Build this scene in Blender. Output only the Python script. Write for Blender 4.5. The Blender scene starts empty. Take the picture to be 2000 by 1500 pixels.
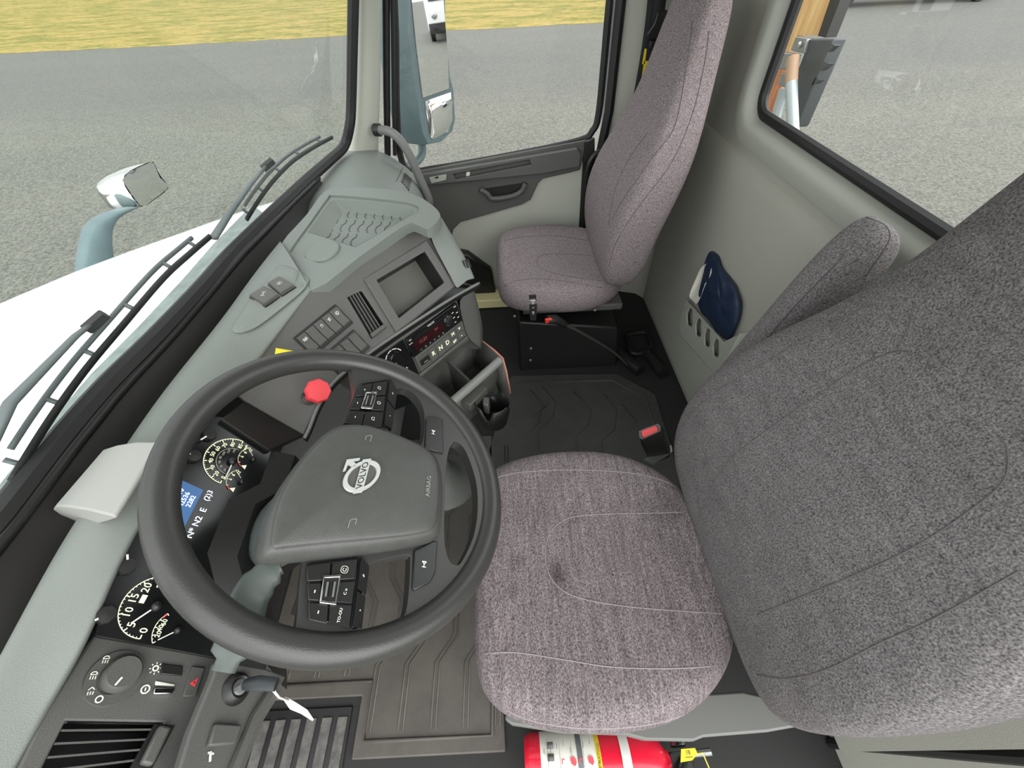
import bpy, bmesh, math, random
from math import sin, cos, pi, radians, sqrt, atan2
from mathutils import Vector, Matrix
from mathutils.bvhtree import BVHTree
random.seed(7)
V = Vector
S = bpy.context.scene
COL = S.collection

# ------------------------------------------------------------------ camera
# cab axes: +x to the rear of the truck, +y to the passenger side, +z up, z = 0 on the cab floor
FPX = 800.0                       # focal length for a 2000 x 1500 picture
PIT, ROL = radians(47.7), radians(3.0)
CAM = V((0, 0, 1.35))
_f = V((0, cos(PIT), -sin(PIT))); _d0 = V((0, -sin(PIT), -cos(PIT))); _r0 = V((1, 0, 0))
_r = cos(ROL) * _r0 + sin(ROL) * _d0; _d = -sin(ROL) * _r0 + cos(ROL) * _d0
cd = bpy.data.cameras.new('camera'); cam = bpy.data.objects.new('camera', cd); COL.objects.link(cam)
M3 = Matrix((_r, -_d, -_f)).transposed().to_4x4(); M3.translation = CAM
cam.matrix_world = M3
cd.sensor_width = 36.0; cd.lens = FPX / 2000 * 36.0; cd.clip_start = 0.01; cd.clip_end = 400
S.camera = cam
S.view_settings.view_transform = 'Standard'; S.view_settings.look = 'None'
S.view_settings.gamma = 1.0; S.view_settings.exposure = 0.55
try: S.view_settings.use_curve_mapping = False
except Exception: pass

# ------------------------------------------------------------------ sky and sun
W = bpy.data.worlds.new('sky'); S.world = W; W.use_nodes = True
nt = W.node_tree; nt.nodes.clear()
o_ = nt.nodes.new('ShaderNodeOutputWorld'); b_ = nt.nodes.new('ShaderNodeBackground')
# hazy overcast: the sky is brightest around the veiled sun, behind the driver's shoulder
SUN = V((0.55, -0.68, 0.50)).normalized()
tc = nt.nodes.new('ShaderNodeTexCoord'); dp = nt.nodes.new('ShaderNodeVectorMath'); dp.operation = 'DOT_PRODUCT'; dp.inputs[1].default_value = SUN
mp = nt.nodes.new('ShaderNodeMapRange'); mp.interpolation_type = 'SMOOTHSTEP'
for i_, v_ in ((1, -.7), (2, 1.0), (3, .85), (4, 2.6)): mp.inputs[i_].default_value = v_
nt.links.new(tc.outputs['Generated'], dp.inputs[0]); nt.links.new(dp.outputs['Value'], mp.inputs[0])
b_.inputs[0].default_value = (.97, .985, 1.0, 1); nt.links.new(mp.outputs[0], b_.inputs[1]); nt.links.new(b_.outputs[0], o_.inputs[0])
sl = bpy.data.lights.new('sun', 'SUN'); sl.energy = 1.0; sl.angle = radians(50); sl.color = (1, .97, .92)
sun = bpy.data.objects.new('sun', sl); COL.objects.link(sun)
sun.rotation_euler = (-SUN).to_track_quat('-Z', 'Y').to_euler()

# ------------------------------------------------------------------ helpers
def ray(u, v): return _f + (u - 1000) / FPX * _r + (v - 750) / FPX * _d
def at(u, v, x=None, y=None, z=None):
    """point of the plane x=, y= or z= that the photograph shows at pixel u, v"""
    q = ray(u, v)
    if x is not None: t = x / q.x
    elif y is not None: t = y / q.y
    else: t = (z - CAM.z) / q.z
    return CAM + q * t
class Frame:
    def __init__(s, o, ex, ey):
        s.o = V(o); s.x = V(ex).normalized(); s.y = V(ey).normalized(); s.n = s.x.cross(s.y).normalized()
    def p(s, a, b, c=0): return s.o + s.x * a + s.y * b + s.n * c
    def pix(s, u, v, c=0):
        q = ray(u, v); t = s.n.dot(s.o + s.n * c - CAM) / s.n.dot(q); return CAM + q * t
    def ab(s, u, v, c=0):
        w = s.pix(u, v, c) - s.o; return (w.dot(s.x), w.dot(s.y))
    def sub(s, a, b, c=0, rot=0):
        e = s.x * cos(rot) + s.y * sin(rot); f = -s.x * sin(rot) + s.y * cos(rot)
        return Frame(s.p(a, b, c), e, f)
def slope(o, az, sig):
    a = radians(az); g = radians(sig)
    nh = V((sin(a), -cos(a), 0)); return Frame(o, (cos(a), sin(a), 0), -nh * cos(g) + V((0, 0, 1)) * sin(g))

def lin(h):
    h = h.lstrip('#'); c = [int(h[i:i+2], 16) / 255 for i in (0, 2, 4)]
    return tuple(x / 12.92 if x <= .04045 else ((x + .055) / 1.055) ** 2.4 for x in c) + (1,)
MATS = {}
def mat(name, col, rough=.5, metal=0, var=0, vscale=20, bump=0, bscale=300, col2=None, stretch=None, emit=0, spec=None, coat=0):
    if name in MATS: return MATS[name]
    m = bpy.data.materials.new(name); m.use_nodes = True; t = m.node_tree; b = t.nodes['Principled BSDF']
    c = lin(col) if isinstance(col, str) else tuple(col) + (1,)
    b.inputs['Base Color'].default_value = c; b.inputs['Roughness'].default_value = rough; b.inputs['Metallic'].default_value = metal
    if spec is not None: b.inputs['Specular IOR Level'].default_value = spec
    if coat: b.inputs['Coat Weight'].default_value = coat
    if var or bump or col2:
        co = t.nodes.new('ShaderNodeTexCoord'); src = co.outputs['Object']
        if stretch:
            mpn = t.nodes.new('ShaderNodeMapping'); mpn.inputs['Scale'].default_value = stretch
            t.links.new(src, mpn.inputs[0]); src = mpn.outputs[0]
    if var or col2:
        n = t.nodes.new('ShaderNodeTexNoise'); n.inputs['Scale'].default_value = vscale; n.inputs['Detail'].default_value = 5; n.inputs['Roughness'].default_value = .65
        t.links.new(src, n.inputs[0])
        r = t.nodes.new('ShaderNodeValToRGB'); r.color_ramp.elements[0].position = .35; r.color_ramp.elements[1].position = .65
        c2 = lin(col2) if col2 else tuple(x * (1 + var) for x in c[:3]) + (1,)
        c1 = c if col2 else tuple(x * (1 - var) for x in c[:3]) + (1,)
        r.color_ramp.elements[0].color = c1; r.color_ramp.elements[1].color = c2
        t.links.new(n.outputs[0], r.inputs[0]); t.links.new(r.outputs[0], b.inputs['Base Color'])
    if bump:
        n2 = t.nodes.new('ShaderNodeTexNoise'); n2.inputs['Scale'].default_value = bscale; n2.inputs['Detail'].default_value = 2
        t.links.new(src, n2.inputs[0]); bp = t.nodes.new('ShaderNodeBump'); bp.inputs['Strength'].default_value = bump; bp.inputs['Distance'].default_value = .002
        t.links.new(n2.outputs[0], bp.inputs['Height']); t.links.new(bp.outputs[0], b.inputs['Normal'])
    if emit:
        b.inputs['Emission Color'].default_value = c; b.inputs['Emission Strength'].default_value = emit
    MATS[name] = m; return m
def glass_mat(name, tint, f=1.0):
    if name in MATS: return MATS[name]
    m = bpy.data.materials.new(name); m.use_nodes = True; t = m.node_tree; t.nodes.clear()
    out = t.nodes.new('ShaderNodeOutputMaterial'); mx = t.nodes.new('ShaderNodeMixShader')
    tr = t.nodes.new('ShaderNodeBsdfTransparent'); tr.inputs[0].default_value = tint + (1,)
    gl = t.nodes.new('ShaderNodeBsdfGlossy'); gl.inputs['Roughness'].default_value = 0.02
    lw = t.nodes.new('ShaderNodeLayerWeight'); lw.inputs[0].default_value = .5
    p5 = t.nodes.new('ShaderNodeMath'); p5.operation = 'POWER'; p5.inputs[1].default_value = 5
    ma = t.nodes.new('ShaderNodeMath'); ma.operation = 'MULTIPLY_ADD'; ma.inputs[1].default_value = .9; ma.inputs[2].default_value = .045 * f
    t.links.new(lw.outputs['Facing'], p5.inputs[0]); t.links.new(p5.outputs[0], ma.inputs[0]); t.links.new(ma.outputs[0], mx.inputs[0])
    t.links.new(tr.outputs[0], mx.inputs[1]); t.links.new(gl.outputs[0], mx.inputs[2]); t.links.new(mx.outputs[0], out.inputs[0])
    MATS[name] = m; return m

class MB:
    """collects shapes in world space; build() links them as one mesh object"""
    def __init__(s, m=None): s.bm = bmesh.new(); s.mats = []; s.cur = 0; s.use(m) if m else None
    def use(s, m):
        if m not in s.mats: s.mats.append(m)
        s.cur = s.mats.index(m); return s
    def fc(s, vs):
        try: f = s.bm.faces.new(vs)
        except ValueError: return None
        f.material_index = s.cur; return f
    def poly(s, pts): return s.fc([s.bm.verts.new(p) for p in pts])
    def prism(s, pts, off):
        off = V(off); a = [s.bm.verts.new(p) for p in pts]; b = [s.bm.verts.new(V(p) + off) for p in pts]; n = len(a)
        s.fc(b); s.fc(a[::-1])
        for i in range(n): s.fc([a[i], a[(i+1) % n], b[(i+1) % n], b[i]])
        return s
    def box(s, fr, c, d, taper=1):
        a, b, h = c; x, y, z = [k / 2 for k in d]
        q = [fr.p(a + i * x, b + j * y, h - z) for i, j in ((-1, -1), (1, -1), (1, 1), (-1, 1))]
        w = [fr.p(a + i * x * taper, b + j * y * taper, h + z) for i, j in ((-1, -1), (1, -1), (1, 1), (-1, 1))]
        s.loft([q, w], True, True, True); return s
    def loft(s, rings, ring_closed=True, cap0=False, cap1=False, closed=False):
        vs = [[s.bm.verts.new(p) for p in r] for r in rings]; n = len(vs[0]); m = len(vs)
        for i in range(m if closed else m - 1):
            A, B = vs[i], vs[(i+1) % m]
            for j in range(n if ring_closed else n - 1):
                s.fc([A[j], A[(j+1) % n], B[(j+1) % n], B[j]])
        if cap0: s.fc(vs[0][::-1])
        if cap1: s.fc(vs[-1])
        return s
    def tube(s, path, r, n=10, closed=False, flat=None, up=None):
        P = [V(p) for p in path]; m = len(P); rings = []; N = None
        for i in range(m):
            if closed: T = P[(i+1) % m] - P[i-1]
            else: T = P[min(i+1, m-1)] - P[max(i-1, 0)]
            T = T.normalized() if T.length > 1e-9 else V((0, 0, 1))
            if up is not None: N = V(up) - T * V(up).dot(T)
            elif N is None:
                u = V((0, 0, 1)) if abs(T.z) < .9 else V((1, 0, 0)); N = u - T * u.dot(T)
            else: N = N - T * N.dot(T)
            N.normalize(); B = T.cross(N); rr = r[i] if isinstance(r, (list, tuple)) else r; fl = 1 if flat is None else flat
            rings.append([P[i] + N * (rr * fl * cos(2*pi*k/n)) + B * (rr * sin(2*pi*k/n)) for k in range(n)])
        return s.loft(rings, True, not closed, not closed, closed)
    def lathe(s, fr, prof, n=24, arc=None, cap=True):
        rings = [[fr.p(r * cos(2*pi*k/n), r * sin(2*pi*k/n), h) for k in range(n)] for r, h in prof]
        return s.loft(rings, True, cap, cap)
    def text(s, fr, a, b, size, body, rot=0, c=.0006, ext=.0003, sx=1, align='CENTER'):
        cu = bpy.data.curves.new('t', 'FONT'); cu.body = body; cu.size = size; cu.extrude = ext; cu.align_x = align; cu.align_y = 'CENTER'; cu.resolution_u = 2
        ob = bpy.data.objects.new('t', cu); me = bpy.data.meshes.new_from_object(ob)
        f2 = fr.sub(a, b, c, rot); vs = [s.bm.verts.new(f2.p(v.co.x * sx, v.co.y, v.co.z)) for v in me.vertices]
        for p in me.polygons: s.fc([vs[i] for i in p.vertices])
        bpy.data.objects.remove(ob); bpy.data.curves.remove(cu); bpy.data.meshes.remove(me); return s
    def arc(s, fr, a, b, r0, r1, t0, t1, c=.0006, n=40):
        for k in range(n):
            u, w = t0 + (t1 - t0) * k / n, t0 + (t1 - t0) * (k + 1) / n
            s.poly([fr.p(a + r * cos(x), b + r * sin(x), c) for r, x in ((r0, u), (r1, u), (r1, w), (r0, w))])
        return s
    def line(s, fr, pts, w, c=.0006):
        for (a0, b0), (a1, b1) in zip(pts, pts[1:]):
            d = V((a1 - a0, b1 - b0)); L = d.length
            if L < 1e-9: continue
            nx, ny = -d.y / L * w / 2, d.x / L * w / 2
            s.poly([fr.p(a0 + nx, b0 + ny, c), fr.p(a0 - nx, b0 - ny, c), fr.p(a1 - nx, b1 - ny, c), fr.p(a1 + nx, b1 + ny, c)])
        return s
    def plate(s, outer, holes, off):
        """flat outline with holes, given thickness off"""
        off = V(off); es = []; loops = []
        for L in [outer] + holes:
            vs = [s.bm.verts.new(p) for p in L]; loops.append(vs)
            es += [s.bm.edges.new((vs[i], vs[(i+1) % len(vs)])) for i in range(len(vs))]
        r = bmesh.ops.triangle_fill(s.bm, use_beauty=True, use_dissolve=False, edges=es)
        fs = [g for g in r['geom'] if isinstance(g, bmesh.types.BMFace)]
        mp_ = {}
        for L in loops:
            for v in L: mp_[v] = s.bm.verts.new(v.co + off)
        for f in fs:
            f.material_index = s.cur
            s.fc([mp_[v] for v in f.verts][::-1])
        for L in loops:
            for i in range(len(L)):
                a, b = L[i], L[(i+1) % len(L)]; s.fc([a, b, mp_[b], mp_[a]])
        return s
    def build(s, name, parent=None, m=None, bevel=0, seg=2, sub=0, ang=40, solid=0, recalc=True):
        if m and not s.mats: s.use(m)
        if recalc: bmesh.ops.recalc_face_normals(s.bm, faces=s.bm.faces[:])
        off = OFF.get(parent.name, V((0, 0, 0))) if parent else V((0, 0, 0))
        for v in s.bm.verts: v.co -= off
        me = bpy.data.meshes.new(name); s.bm.to_mesh(me); s.bm.free()
        for q in s.mats: me.materials.append(q)
        for p in me.polygons: p.use_smooth = True
        if ang < 180: me.set_sharp_from_angle(angle=radians(ang))
        o = bpy.data.objects.new(name, me); COL.objects.link(o)
        if parent: o.parent = parent; OFF[o.name] = off.copy()
        if solid:
            q = o.modifiers.new('solid', 'SOLIDIFY'); q.thickness = solid; q.offset = 0
        if bevel:
            q = o.modifiers.new('bevel', 'BEVEL'); q.width = bevel; q.segments = seg; q.limit_method = 'ANGLE'; q.angle_limit = radians(35); q.harden_normals = False
        if sub:
            q = o.modifiers.new('sub', 'SUBSURF'); q.levels = sub; q.render_levels = sub
        return o
OFF = {}
def tag(o, label=None, cat=None, group=None, kind=None):
    if label: o['label'] = label
    if cat: o['category'] = cat
    if group: o['group'] = group
    if kind: o['kind'] = kind
    return o
def thing(name, label, cat, loc, group=None):
    o = bpy.data.objects.new(name, None); COL.objects.link(o); o.location = V(loc); o.empty_display_size = .05
    OFF[o.name] = V(loc); return tag(o, label, cat, group)
def struct(o): o['kind'] = 'structure'; return o
def arcpts(c, r, a0, a1, n): return [(c[0] + r * cos(a0 + (a1-a0)*i/n), c[1] + r * sin(a0 + (a1-a0)*i/n)) for i in range(n+1)]
def rrect(w, h, r, n=4, cx=0, cy=0):
    out = []
    for sx_, sy_, a in ((1, 1, 0), (-1, 1, pi/2), (-1, -1, pi), (1, -1, 3*pi/2)):
        out += arcpts((cx + sx_*(w/2-r), cy + sy_*(h/2-r)), r, a, a + pi/2, n)
    return out
def smooth(pts, n=6, closed=False):
    """Catmull-Rom through the points"""
    P = [V(p) for p in pts]; m = len(P); out = []
    for i in range(m if closed else m - 1):
        if closed: a, b, c, d = P[i-1], P[i], P[(i+1) % m], P[(i+2) % m]
        else: a, b, c, d = P[max(i-1, 0)], P[i], P[i+1], P[min(i+2, m-1)]
        for k in range(n):
            t = k / n; out.append(.5 * ((2*b) + (c - a)*t + (2*a - 5*b + 4*c - d)*t*t + (3*b - a - 3*c + d)*t**3))
    if not closed: out.append(P[-1])
    return out
def baked(o):
    dg = bpy.context.evaluated_depsgraph_get(); dg.update(); e = o.evaluated_get(dg); me = e.to_mesh()
    off = OFF.get(o.name, V((0, 0, 0)))
    t = BVHTree.FromPolygons([v.co + off for v in me.vertices], [tuple(p.vertices) for p in me.polygons]); e.to_mesh_clear(); return t
def on_surface(tree, px, lift=.0, n=5):
    """the points of a surface that lie on the seam seen at these pixels"""
    out = []
    for q in smooth([(u, v, 0) for u, v in px], n):
        h = tree.ray_cast(CAM, ray(q.x, q.y).normalized())
        if h[0]: out.append(h[0] + h[1] * lift * (1 if h[1].dot(ray(q.x, q.y)) < 0 else -1))
    return out

# ------------------------------------------------------------------ materials
M_dash = mat('grey dash plastic', '#727772', .5, bump=.25, bscale=900)
M_dark = mat('charcoal plastic', '#52524e', .5, bump=.25, bscale=900)
M_panel = mat('dark grey fascia', '#555552', .48, bump=.2, bscale=900)
M_black = mat('black plastic', '#1c1c1b', .42)
M_rub = mat('black rubber', '#141413', .55)
M_gap = mat('dark brown plastic', '#1e1c1a', .6)
M_trim = mat('light grey trim', '#b4b6aa', .6, bump=.2, bscale=700)
M_wall = mat('grey wall panel', '#a6a69b', .62, bump=.25, bscale=600)
M_wallf = mat('grey window frame plastic', '#a3a59b', .5)
M_floor = mat('black floor covering', '#222321', .8, bump=.3, bscale=400)
M_mat = mat('black rubber mat', '#3c3d3a', .6, var=.12, vscale=14, bump=.2, bscale=500)
M_matd = mat('brown dusty rubber mat', '#4b4741', .62, var=.15, vscale=10, bump=.25, bscale=500)
M_white = mat('white paint', '#f4f4f6', .25, coat=.3)
M_chrome = mat('chrome', '#d8dad8', .12, 1)
M_mirror = mat('mirror glass', '#e8eae8', .015, 1)
M_housing = mat('blue grey mirror housing', '#5d6f72', .45, var=.08, vscale=12)
M_wheel = mat('dark grey wheel rubber', '#363634', .32, bump=.15, bscale=700)
M_hub = mat('grey hub plastic', '#474845', .42, var=.06, vscale=60, bump=.25, bscale=900)
M_gloss = mat('piano black', '#131414', .16)
M_ink = mat('white lettering', '#e6e6da', .6)
M_lume = mat('luminous lettering', '#e8ecc0', .6, emit=.45)
M_red = mat('red plastic', '#e8484f', .45)
M_redp = mat('red enamel', '#e0203a', .25, coat=.3)
M_yel = mat('yellow plastic', '#e8cf2a', .5)
M_paper = mat('white paper', '#e8e6da', .8)
M_steel = mat('grey steel', '#8f928f', .4, .6)
M_fab = mat('heather fabric', '#4d4444', .95, col2='#a3989a', vscale=430, bump=.5, bscale=500, stretch=(1, .6, 1), spec=.2)
M_fabd = mat('heather fabric worn', '#434141', .95, col2='#8f8a8a', vscale=430, bump=.5, bscale=420, stretch=(.6, 1, 1), spec=.2)
M_seam = mat('seam thread', '#5a5455', .9)
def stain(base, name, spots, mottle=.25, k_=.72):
    """the same cloth with dirt spots (centre, radius, strength) and woven streaks, in object coordinates"""
    m = base.copy(); m.name = name; t = m.node_tree; b = t.nodes['Principled BSDF']; src = b.inputs['Base Color'].links[0].from_socket
    co = t.nodes.new('ShaderNodeTexCoord'); ns = t.nodes.new('ShaderNodeTexNoise'); ns.inputs['Scale'].default_value = 30; ns.inputs['Detail'].default_value = 4
    t.links.new(co.outputs['Object'], ns.inputs[0])
    for c, r, k in spots:
        d = t.nodes.new('ShaderNodeVectorMath'); d.operation = 'DISTANCE'; d.inputs[1].default_value = c; t.links.new(co.outputs['Object'], d.inputs[0])
        ad = t.nodes.new('ShaderNodeMath'); ad.operation = 'MULTIPLY_ADD'; ad.inputs[1].default_value = r * 1.6; t.links.new(ns.outputs[0], ad.inputs[0]); t.links.new(d.outputs['Value'], ad.inputs[2])
        mr = t.nodes.new('ShaderNodeMapRange'); mr.interpolation_type = 'SMOOTHSTEP'
        for i_, v_ in ((1, r * 1.1), (2, r * 2.1), (3, k), (4, 1.0)): mr.inputs[i_].default_value = v_
        t.links.new(ad.outputs[0], mr.inputs[0])
        x = t.nodes.new('ShaderNodeVectorMath'); x.operation = 'SCALE'; t.links.new(src, x.inputs[0]); t.links.new(mr.outputs[0], x.inputs['Scale']); src = x.outputs[0]
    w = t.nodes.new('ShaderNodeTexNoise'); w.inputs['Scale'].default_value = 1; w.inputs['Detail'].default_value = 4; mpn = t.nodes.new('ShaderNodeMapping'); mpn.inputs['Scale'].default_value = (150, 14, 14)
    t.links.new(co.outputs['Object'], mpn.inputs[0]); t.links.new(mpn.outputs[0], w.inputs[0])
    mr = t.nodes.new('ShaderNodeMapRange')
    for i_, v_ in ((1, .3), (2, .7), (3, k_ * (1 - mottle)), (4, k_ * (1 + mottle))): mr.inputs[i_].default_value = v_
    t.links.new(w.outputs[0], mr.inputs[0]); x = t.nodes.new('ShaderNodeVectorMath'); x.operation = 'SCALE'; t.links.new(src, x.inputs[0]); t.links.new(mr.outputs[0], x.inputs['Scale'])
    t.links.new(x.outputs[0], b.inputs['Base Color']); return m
G_ws = glass_mat('windshield glass', (.93, .97, .95)); G_sd = glass_mat('side glass', (.97, .98, .97))
# ================================================================== SETTING: cab shell and the yard
YD, YN, XR = 1.90, -.10, .73          # passenger door, driver sill, rear wall
ZG = -1.25
# yard
m = bpy.data.materials.new('asphalt'); m.use_nodes = True; t = m.node_tree; b = t.nodes['Principled BSDF']; b.inputs['Roughness'].default_value = .9
co = t.nodes.new('ShaderNodeTexCoord')
def noise(sc, det=4, rg=.6, src=None, st=None):
    n = t.nodes.new('ShaderNodeTexNoise'); n.inputs['Scale'].default_value = sc; n.inputs['Detail'].default_value = det; n.inputs['Roughness'].default_value = rg
    s_ = src or co.outputs['Object']
    if st:
        mpn = t.nodes.new('ShaderNodeMapping'); mpn.inputs['Scale'].default_value = st; t.links.new(s_, mpn.inputs[0]); s_ = mpn.outputs[0]
    t.links.new(s_, n.inputs[0]); return n.outputs[0]
def ramp(src, p0, c0, p1, c1):
    r = t.nodes.new('ShaderNodeValToRGB'); r.color_ramp.elements[0].position = p0; r.color_ramp.elements[1].position = p1
    r.color_ramp.elements[0].color = lin(c0); r.color_ramp.elements[1].color = lin(c1); t.links.new(src, r.inputs[0]); return r.outputs[0]
def mixc(f, a, b_, mode='MIX'):
    x = t.nodes.new('ShaderNodeMix'); x.data_type = 'RGBA'; x.blend_type = mode
    if isinstance(f, float): x.inputs[0].default_value = f
    else: t.links.new(f, x.inputs[0])
    t.links.new(a, x.inputs[6]); t.links.new(b_, x.inputs[7]); return x.outputs[2]
grain = ramp(noise(30, 2, .75), .36, '#383932', .64, '#7a7a70')
patch = ramp(noise(.35, 5, .6, st=(.4, 1, 1)), .35, '#53544f', .65, '#64645b')
sy = t.nodes.new('ShaderNodeSeparateXYZ'); t.links.new(co.outputs['Object'], sy.inputs[0])
wob = t.nodes.new('ShaderNodeMath'); wob.operation = 'MULTIPLY_ADD'; wob.inputs[1].default_value = 3.0; t.links.new(noise(.25, 3, .5, st=(.3, 1, 1)), wob.inputs[0]); t.links.new(sy.outputs[1], wob.inputs[2])
fr = t.nodes.new('ShaderNodeMapRange'); t.links.new(wob.outputs[0], fr.inputs[0]); fr.inputs[1].default_value = 11.5; fr.inputs[2].default_value = 14.5
dk = t.nodes.new('ShaderNodeRGB'); dk.outputs[0].default_value = lin('#4c4d4e')
base_ = mixc(.36, grain, patch); t.links.new(mixc(fr.outputs[0], base_, mixc(.35, base_, dk.outputs[0])), b.inputs['Base Color']); M_asph = m
g = MB(M_asph); n_ = 24
g.poly([(-70, -40, ZG), (90, -40, ZG), (90, 75, ZG), (-70, 75, ZG)])
struct(g.build('ground'))
m = bpy.data.materials.new('dry grass'); m.use_nodes = True; t = m.node_tree; b = t.nodes['Principled BSDF']; b.inputs['Roughness'].default_value = .95; b.inputs['Specular IOR Level'].default_value = .1
co = t.nodes.new('ShaderNodeTexCoord')
a1 = ramp(noise(1.1, 6, .7, st=(.45, 1.4, 1)), .44, '#55602a', .56, '#9a8550')
a2 = ramp(noise(5, 5, .85, st=(.5, 1.4, 1)), .38, '#535524', .62, '#ab9960')
t.links.new(mixc(.5, a1, a2), b.inputs['Base Color']); M_grass = m
g = MB(M_grass); rows = []
for j in range(41):
    y = 22.15 + j * .45 + j * j * .03
    rows.append([(-70 + i * .7, y + random.uniform(-.13, .13), ZG + (.004 if j == 0 else .015 + random.uniform(0, .035))) for i in range(113)])
g.loft(rows, False)
tag(g.build('grass', ang=180), 'dry yellow green grass verge beyond the asphalt', 'grass', kind='stuff')

# floor, roof
F0 = Frame((0, 0, 0), (1, 0, 0), (0, 1, 0))
g = MB(M_floor); g.prism([(-.95, YN, -.05), (XR + .02, YN, -.05), (XR + .02, YD + .03, -.05), (-.95, YD + .03, -.05)], (0, 0, .05))
struct(g.build('floor'))
g = MB(mat('pale headliner', '#c9c8c0', .9)); g.prism([(-.50, YN, 1.78), (XR + .02, YN, 1.78), (XR + .02, YD + .05, 1.78), (-.50, YD + .05, 1.78)], (0, 0, .05)); struct(g.build('ceiling'))
# rear wall with its window opening
fw_ = Frame((XR, 0, 0), (0, 1, 0), (0, 0, 1))
def wl(r): return [fw_.p(*q) for q in r]
y0, y1, z0, z1 = -.12, YD + .02, 0, 1.78
WL, WRt, WB, WT = 1.345, .42, .985, 1.60
op = rrect(WL - WRt + .14, WT - WB + .14, .09, 5, (WL + WRt)/2, (WT + WB)/2)
g = MB(M_wall); g.plate(wl([(y0, z0), (y1, z0), (y1, z1), (y0, z1)]), [wl(op)], (.03, 0, 0))
# raised lower panel with a soft crease below the window
g.loft([[(XR - d, y, z) for y, z in ((-.02, .03), (1.72, .03))] for d, z in ((.0, .03),)] * 1 + [[(XR - d, -.02, z), (XR - d, 1.72, z)] for d, z in ((.0, .04), (.022, .06), (.024, .5), (.020, .84), (.008, .872), (0, .878))], False)
struct(g.build('wall_back', bevel=.004))
# window frame, seal and pane
wn = bpy.data.objects.new('window_1', None); COL.objects.link(wn); struct(wn); OFF[wn.name] = V((0, 0, 0))
g = MB(M_wallf); cy_, cz_ = (WL + WRt)/2, (WT + WB)/2; rings = []
for e, d in ((.085, .0), (.078, -.014), (.05, -.018), (.035, -.012), (.02, .012), (.012, .03)):
    rings.append([fw_.p(a, b_, 0) + V((d, 0, 0)) for a, b_ in rrect(WL - WRt + 2*e, WT - WB + 2*e, .06 + e*.6, 6, cy_, cz_)])
g.loft(rings, True); g.build('frame', wn)
g = MB(M_rub); g.tube([fw_.p(a, b_, 0) + V((.022, 0, 0)) for a, b_ in rrect(WL - WRt + .012, WT - WB + .012, .05, 6, cy_, cz_)], .014, 8, True); g.build('seal', wn)
g = MB(G_sd); g.poly([fw_.p(a, b_, 0) + V((.03, 0, 0)) for a, b_ in rrect(WL - WRt + .02, WT - WB + .02, .05, 6, cy_, cz_)]); g.build('pane', wn)
# driver side rear pillar strip and its seal
g = MB(M_rub); g.tube([at(1560, 1447, x=.727), at(2000, 1478, x=.727), at(2000, 1478, x=.727) + V((0, -.01, 1.2))], .011, 8); struct(g.build('trim_2'))
# firewall under the dash
g = MB(M_floor); g.prism([(-.95, YN, 0), (-.92, YN, 0), (-.92, YD, 0), (-.95, YD, 0)], (0, 0, .52)); struct(g.build('wall_front'))

# ------------------------------------------------------------------ windshield
Gpx = [(-220, 1260, .855), (-60, 1075, .855), (0, 1010, .855), (110, 870, .855), (210, 754, .855), (300, 664, .855), (390, 568, .852), (450, 499, .850), (525, 424, .845), (600, 352, .835), (645, 312, .825), (672, 285, .84), (683, 245, .88)]
Gp = [at(u, v, z=z) for u, v, z in Gpx[:-2]]
Gc = Gp + [at(672, 285, y=1.74), at(683, 245, y=1.755)]
ws = bpy.data.objects.new('window_2', None); COL.objects.link(ws); struct(ws); OFF[ws.name] = V((0, 0, 0))
side = [at(u, v, y=1.765) for u, v in ((686, 200), (688, 100), (690, 0))]
side.append(side[-1] + (side[-1] - side[0]) * 1.6)
g = MB(M_rub); edge = smooth(Gc + side, 4); g.tube(edge, .018, 8); g.build('seal', ws)
g = MB(G_ws); top = []
for p in Gc: top.append(p + V((.35, 0, 1)) * (1.72 - p.z))
g.loft([Gc[:-2] + [Gc[-2], Gc[-1]], top], False); g.build('pane', ws, ang=180)
# ================================================================== SEATS
def cushion_rings(xc, yc, zt, zb, dx=0):
    prof = [(-.10, .09), (-.098, .17), (-.082, .222), (-.03, .257), (.06, .276), (.15, .281), (.24, .272), (.31, .245), (.37, .20), (.41, .14), (.425, .06)]
    pl = [(x + .16 * 0, h) for x, h in prof] + [(x, -h) for x, h in prof[::-1]]
    cx = .16; H = zt - zb
    def ring(s, z, dish=0, ins=0):
        out = []
        for x, h in pl:
            X, Y = cx + (x - cx) * s, h * s
            out.append(V((xc + X, yc + Y, z - dish * (1 - min(1, abs(h * s) / .24) ** 2) - .10 * max(0, X - .05) * .35)))
        return out
    return [ring(.80, zb), ring(.93, zb + .004), ring(.985, zb + .03), ring(1.0, zb + .5 * H), ring(.985, zt - .035), ring(.95, zt - .012), ring(.88, zt), ring(.74, zt + .001, .006), ring(.5, zt - .001, .012), ring(.25, zt - .003, .014), ring(.06, zt - .004, .014)]
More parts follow.
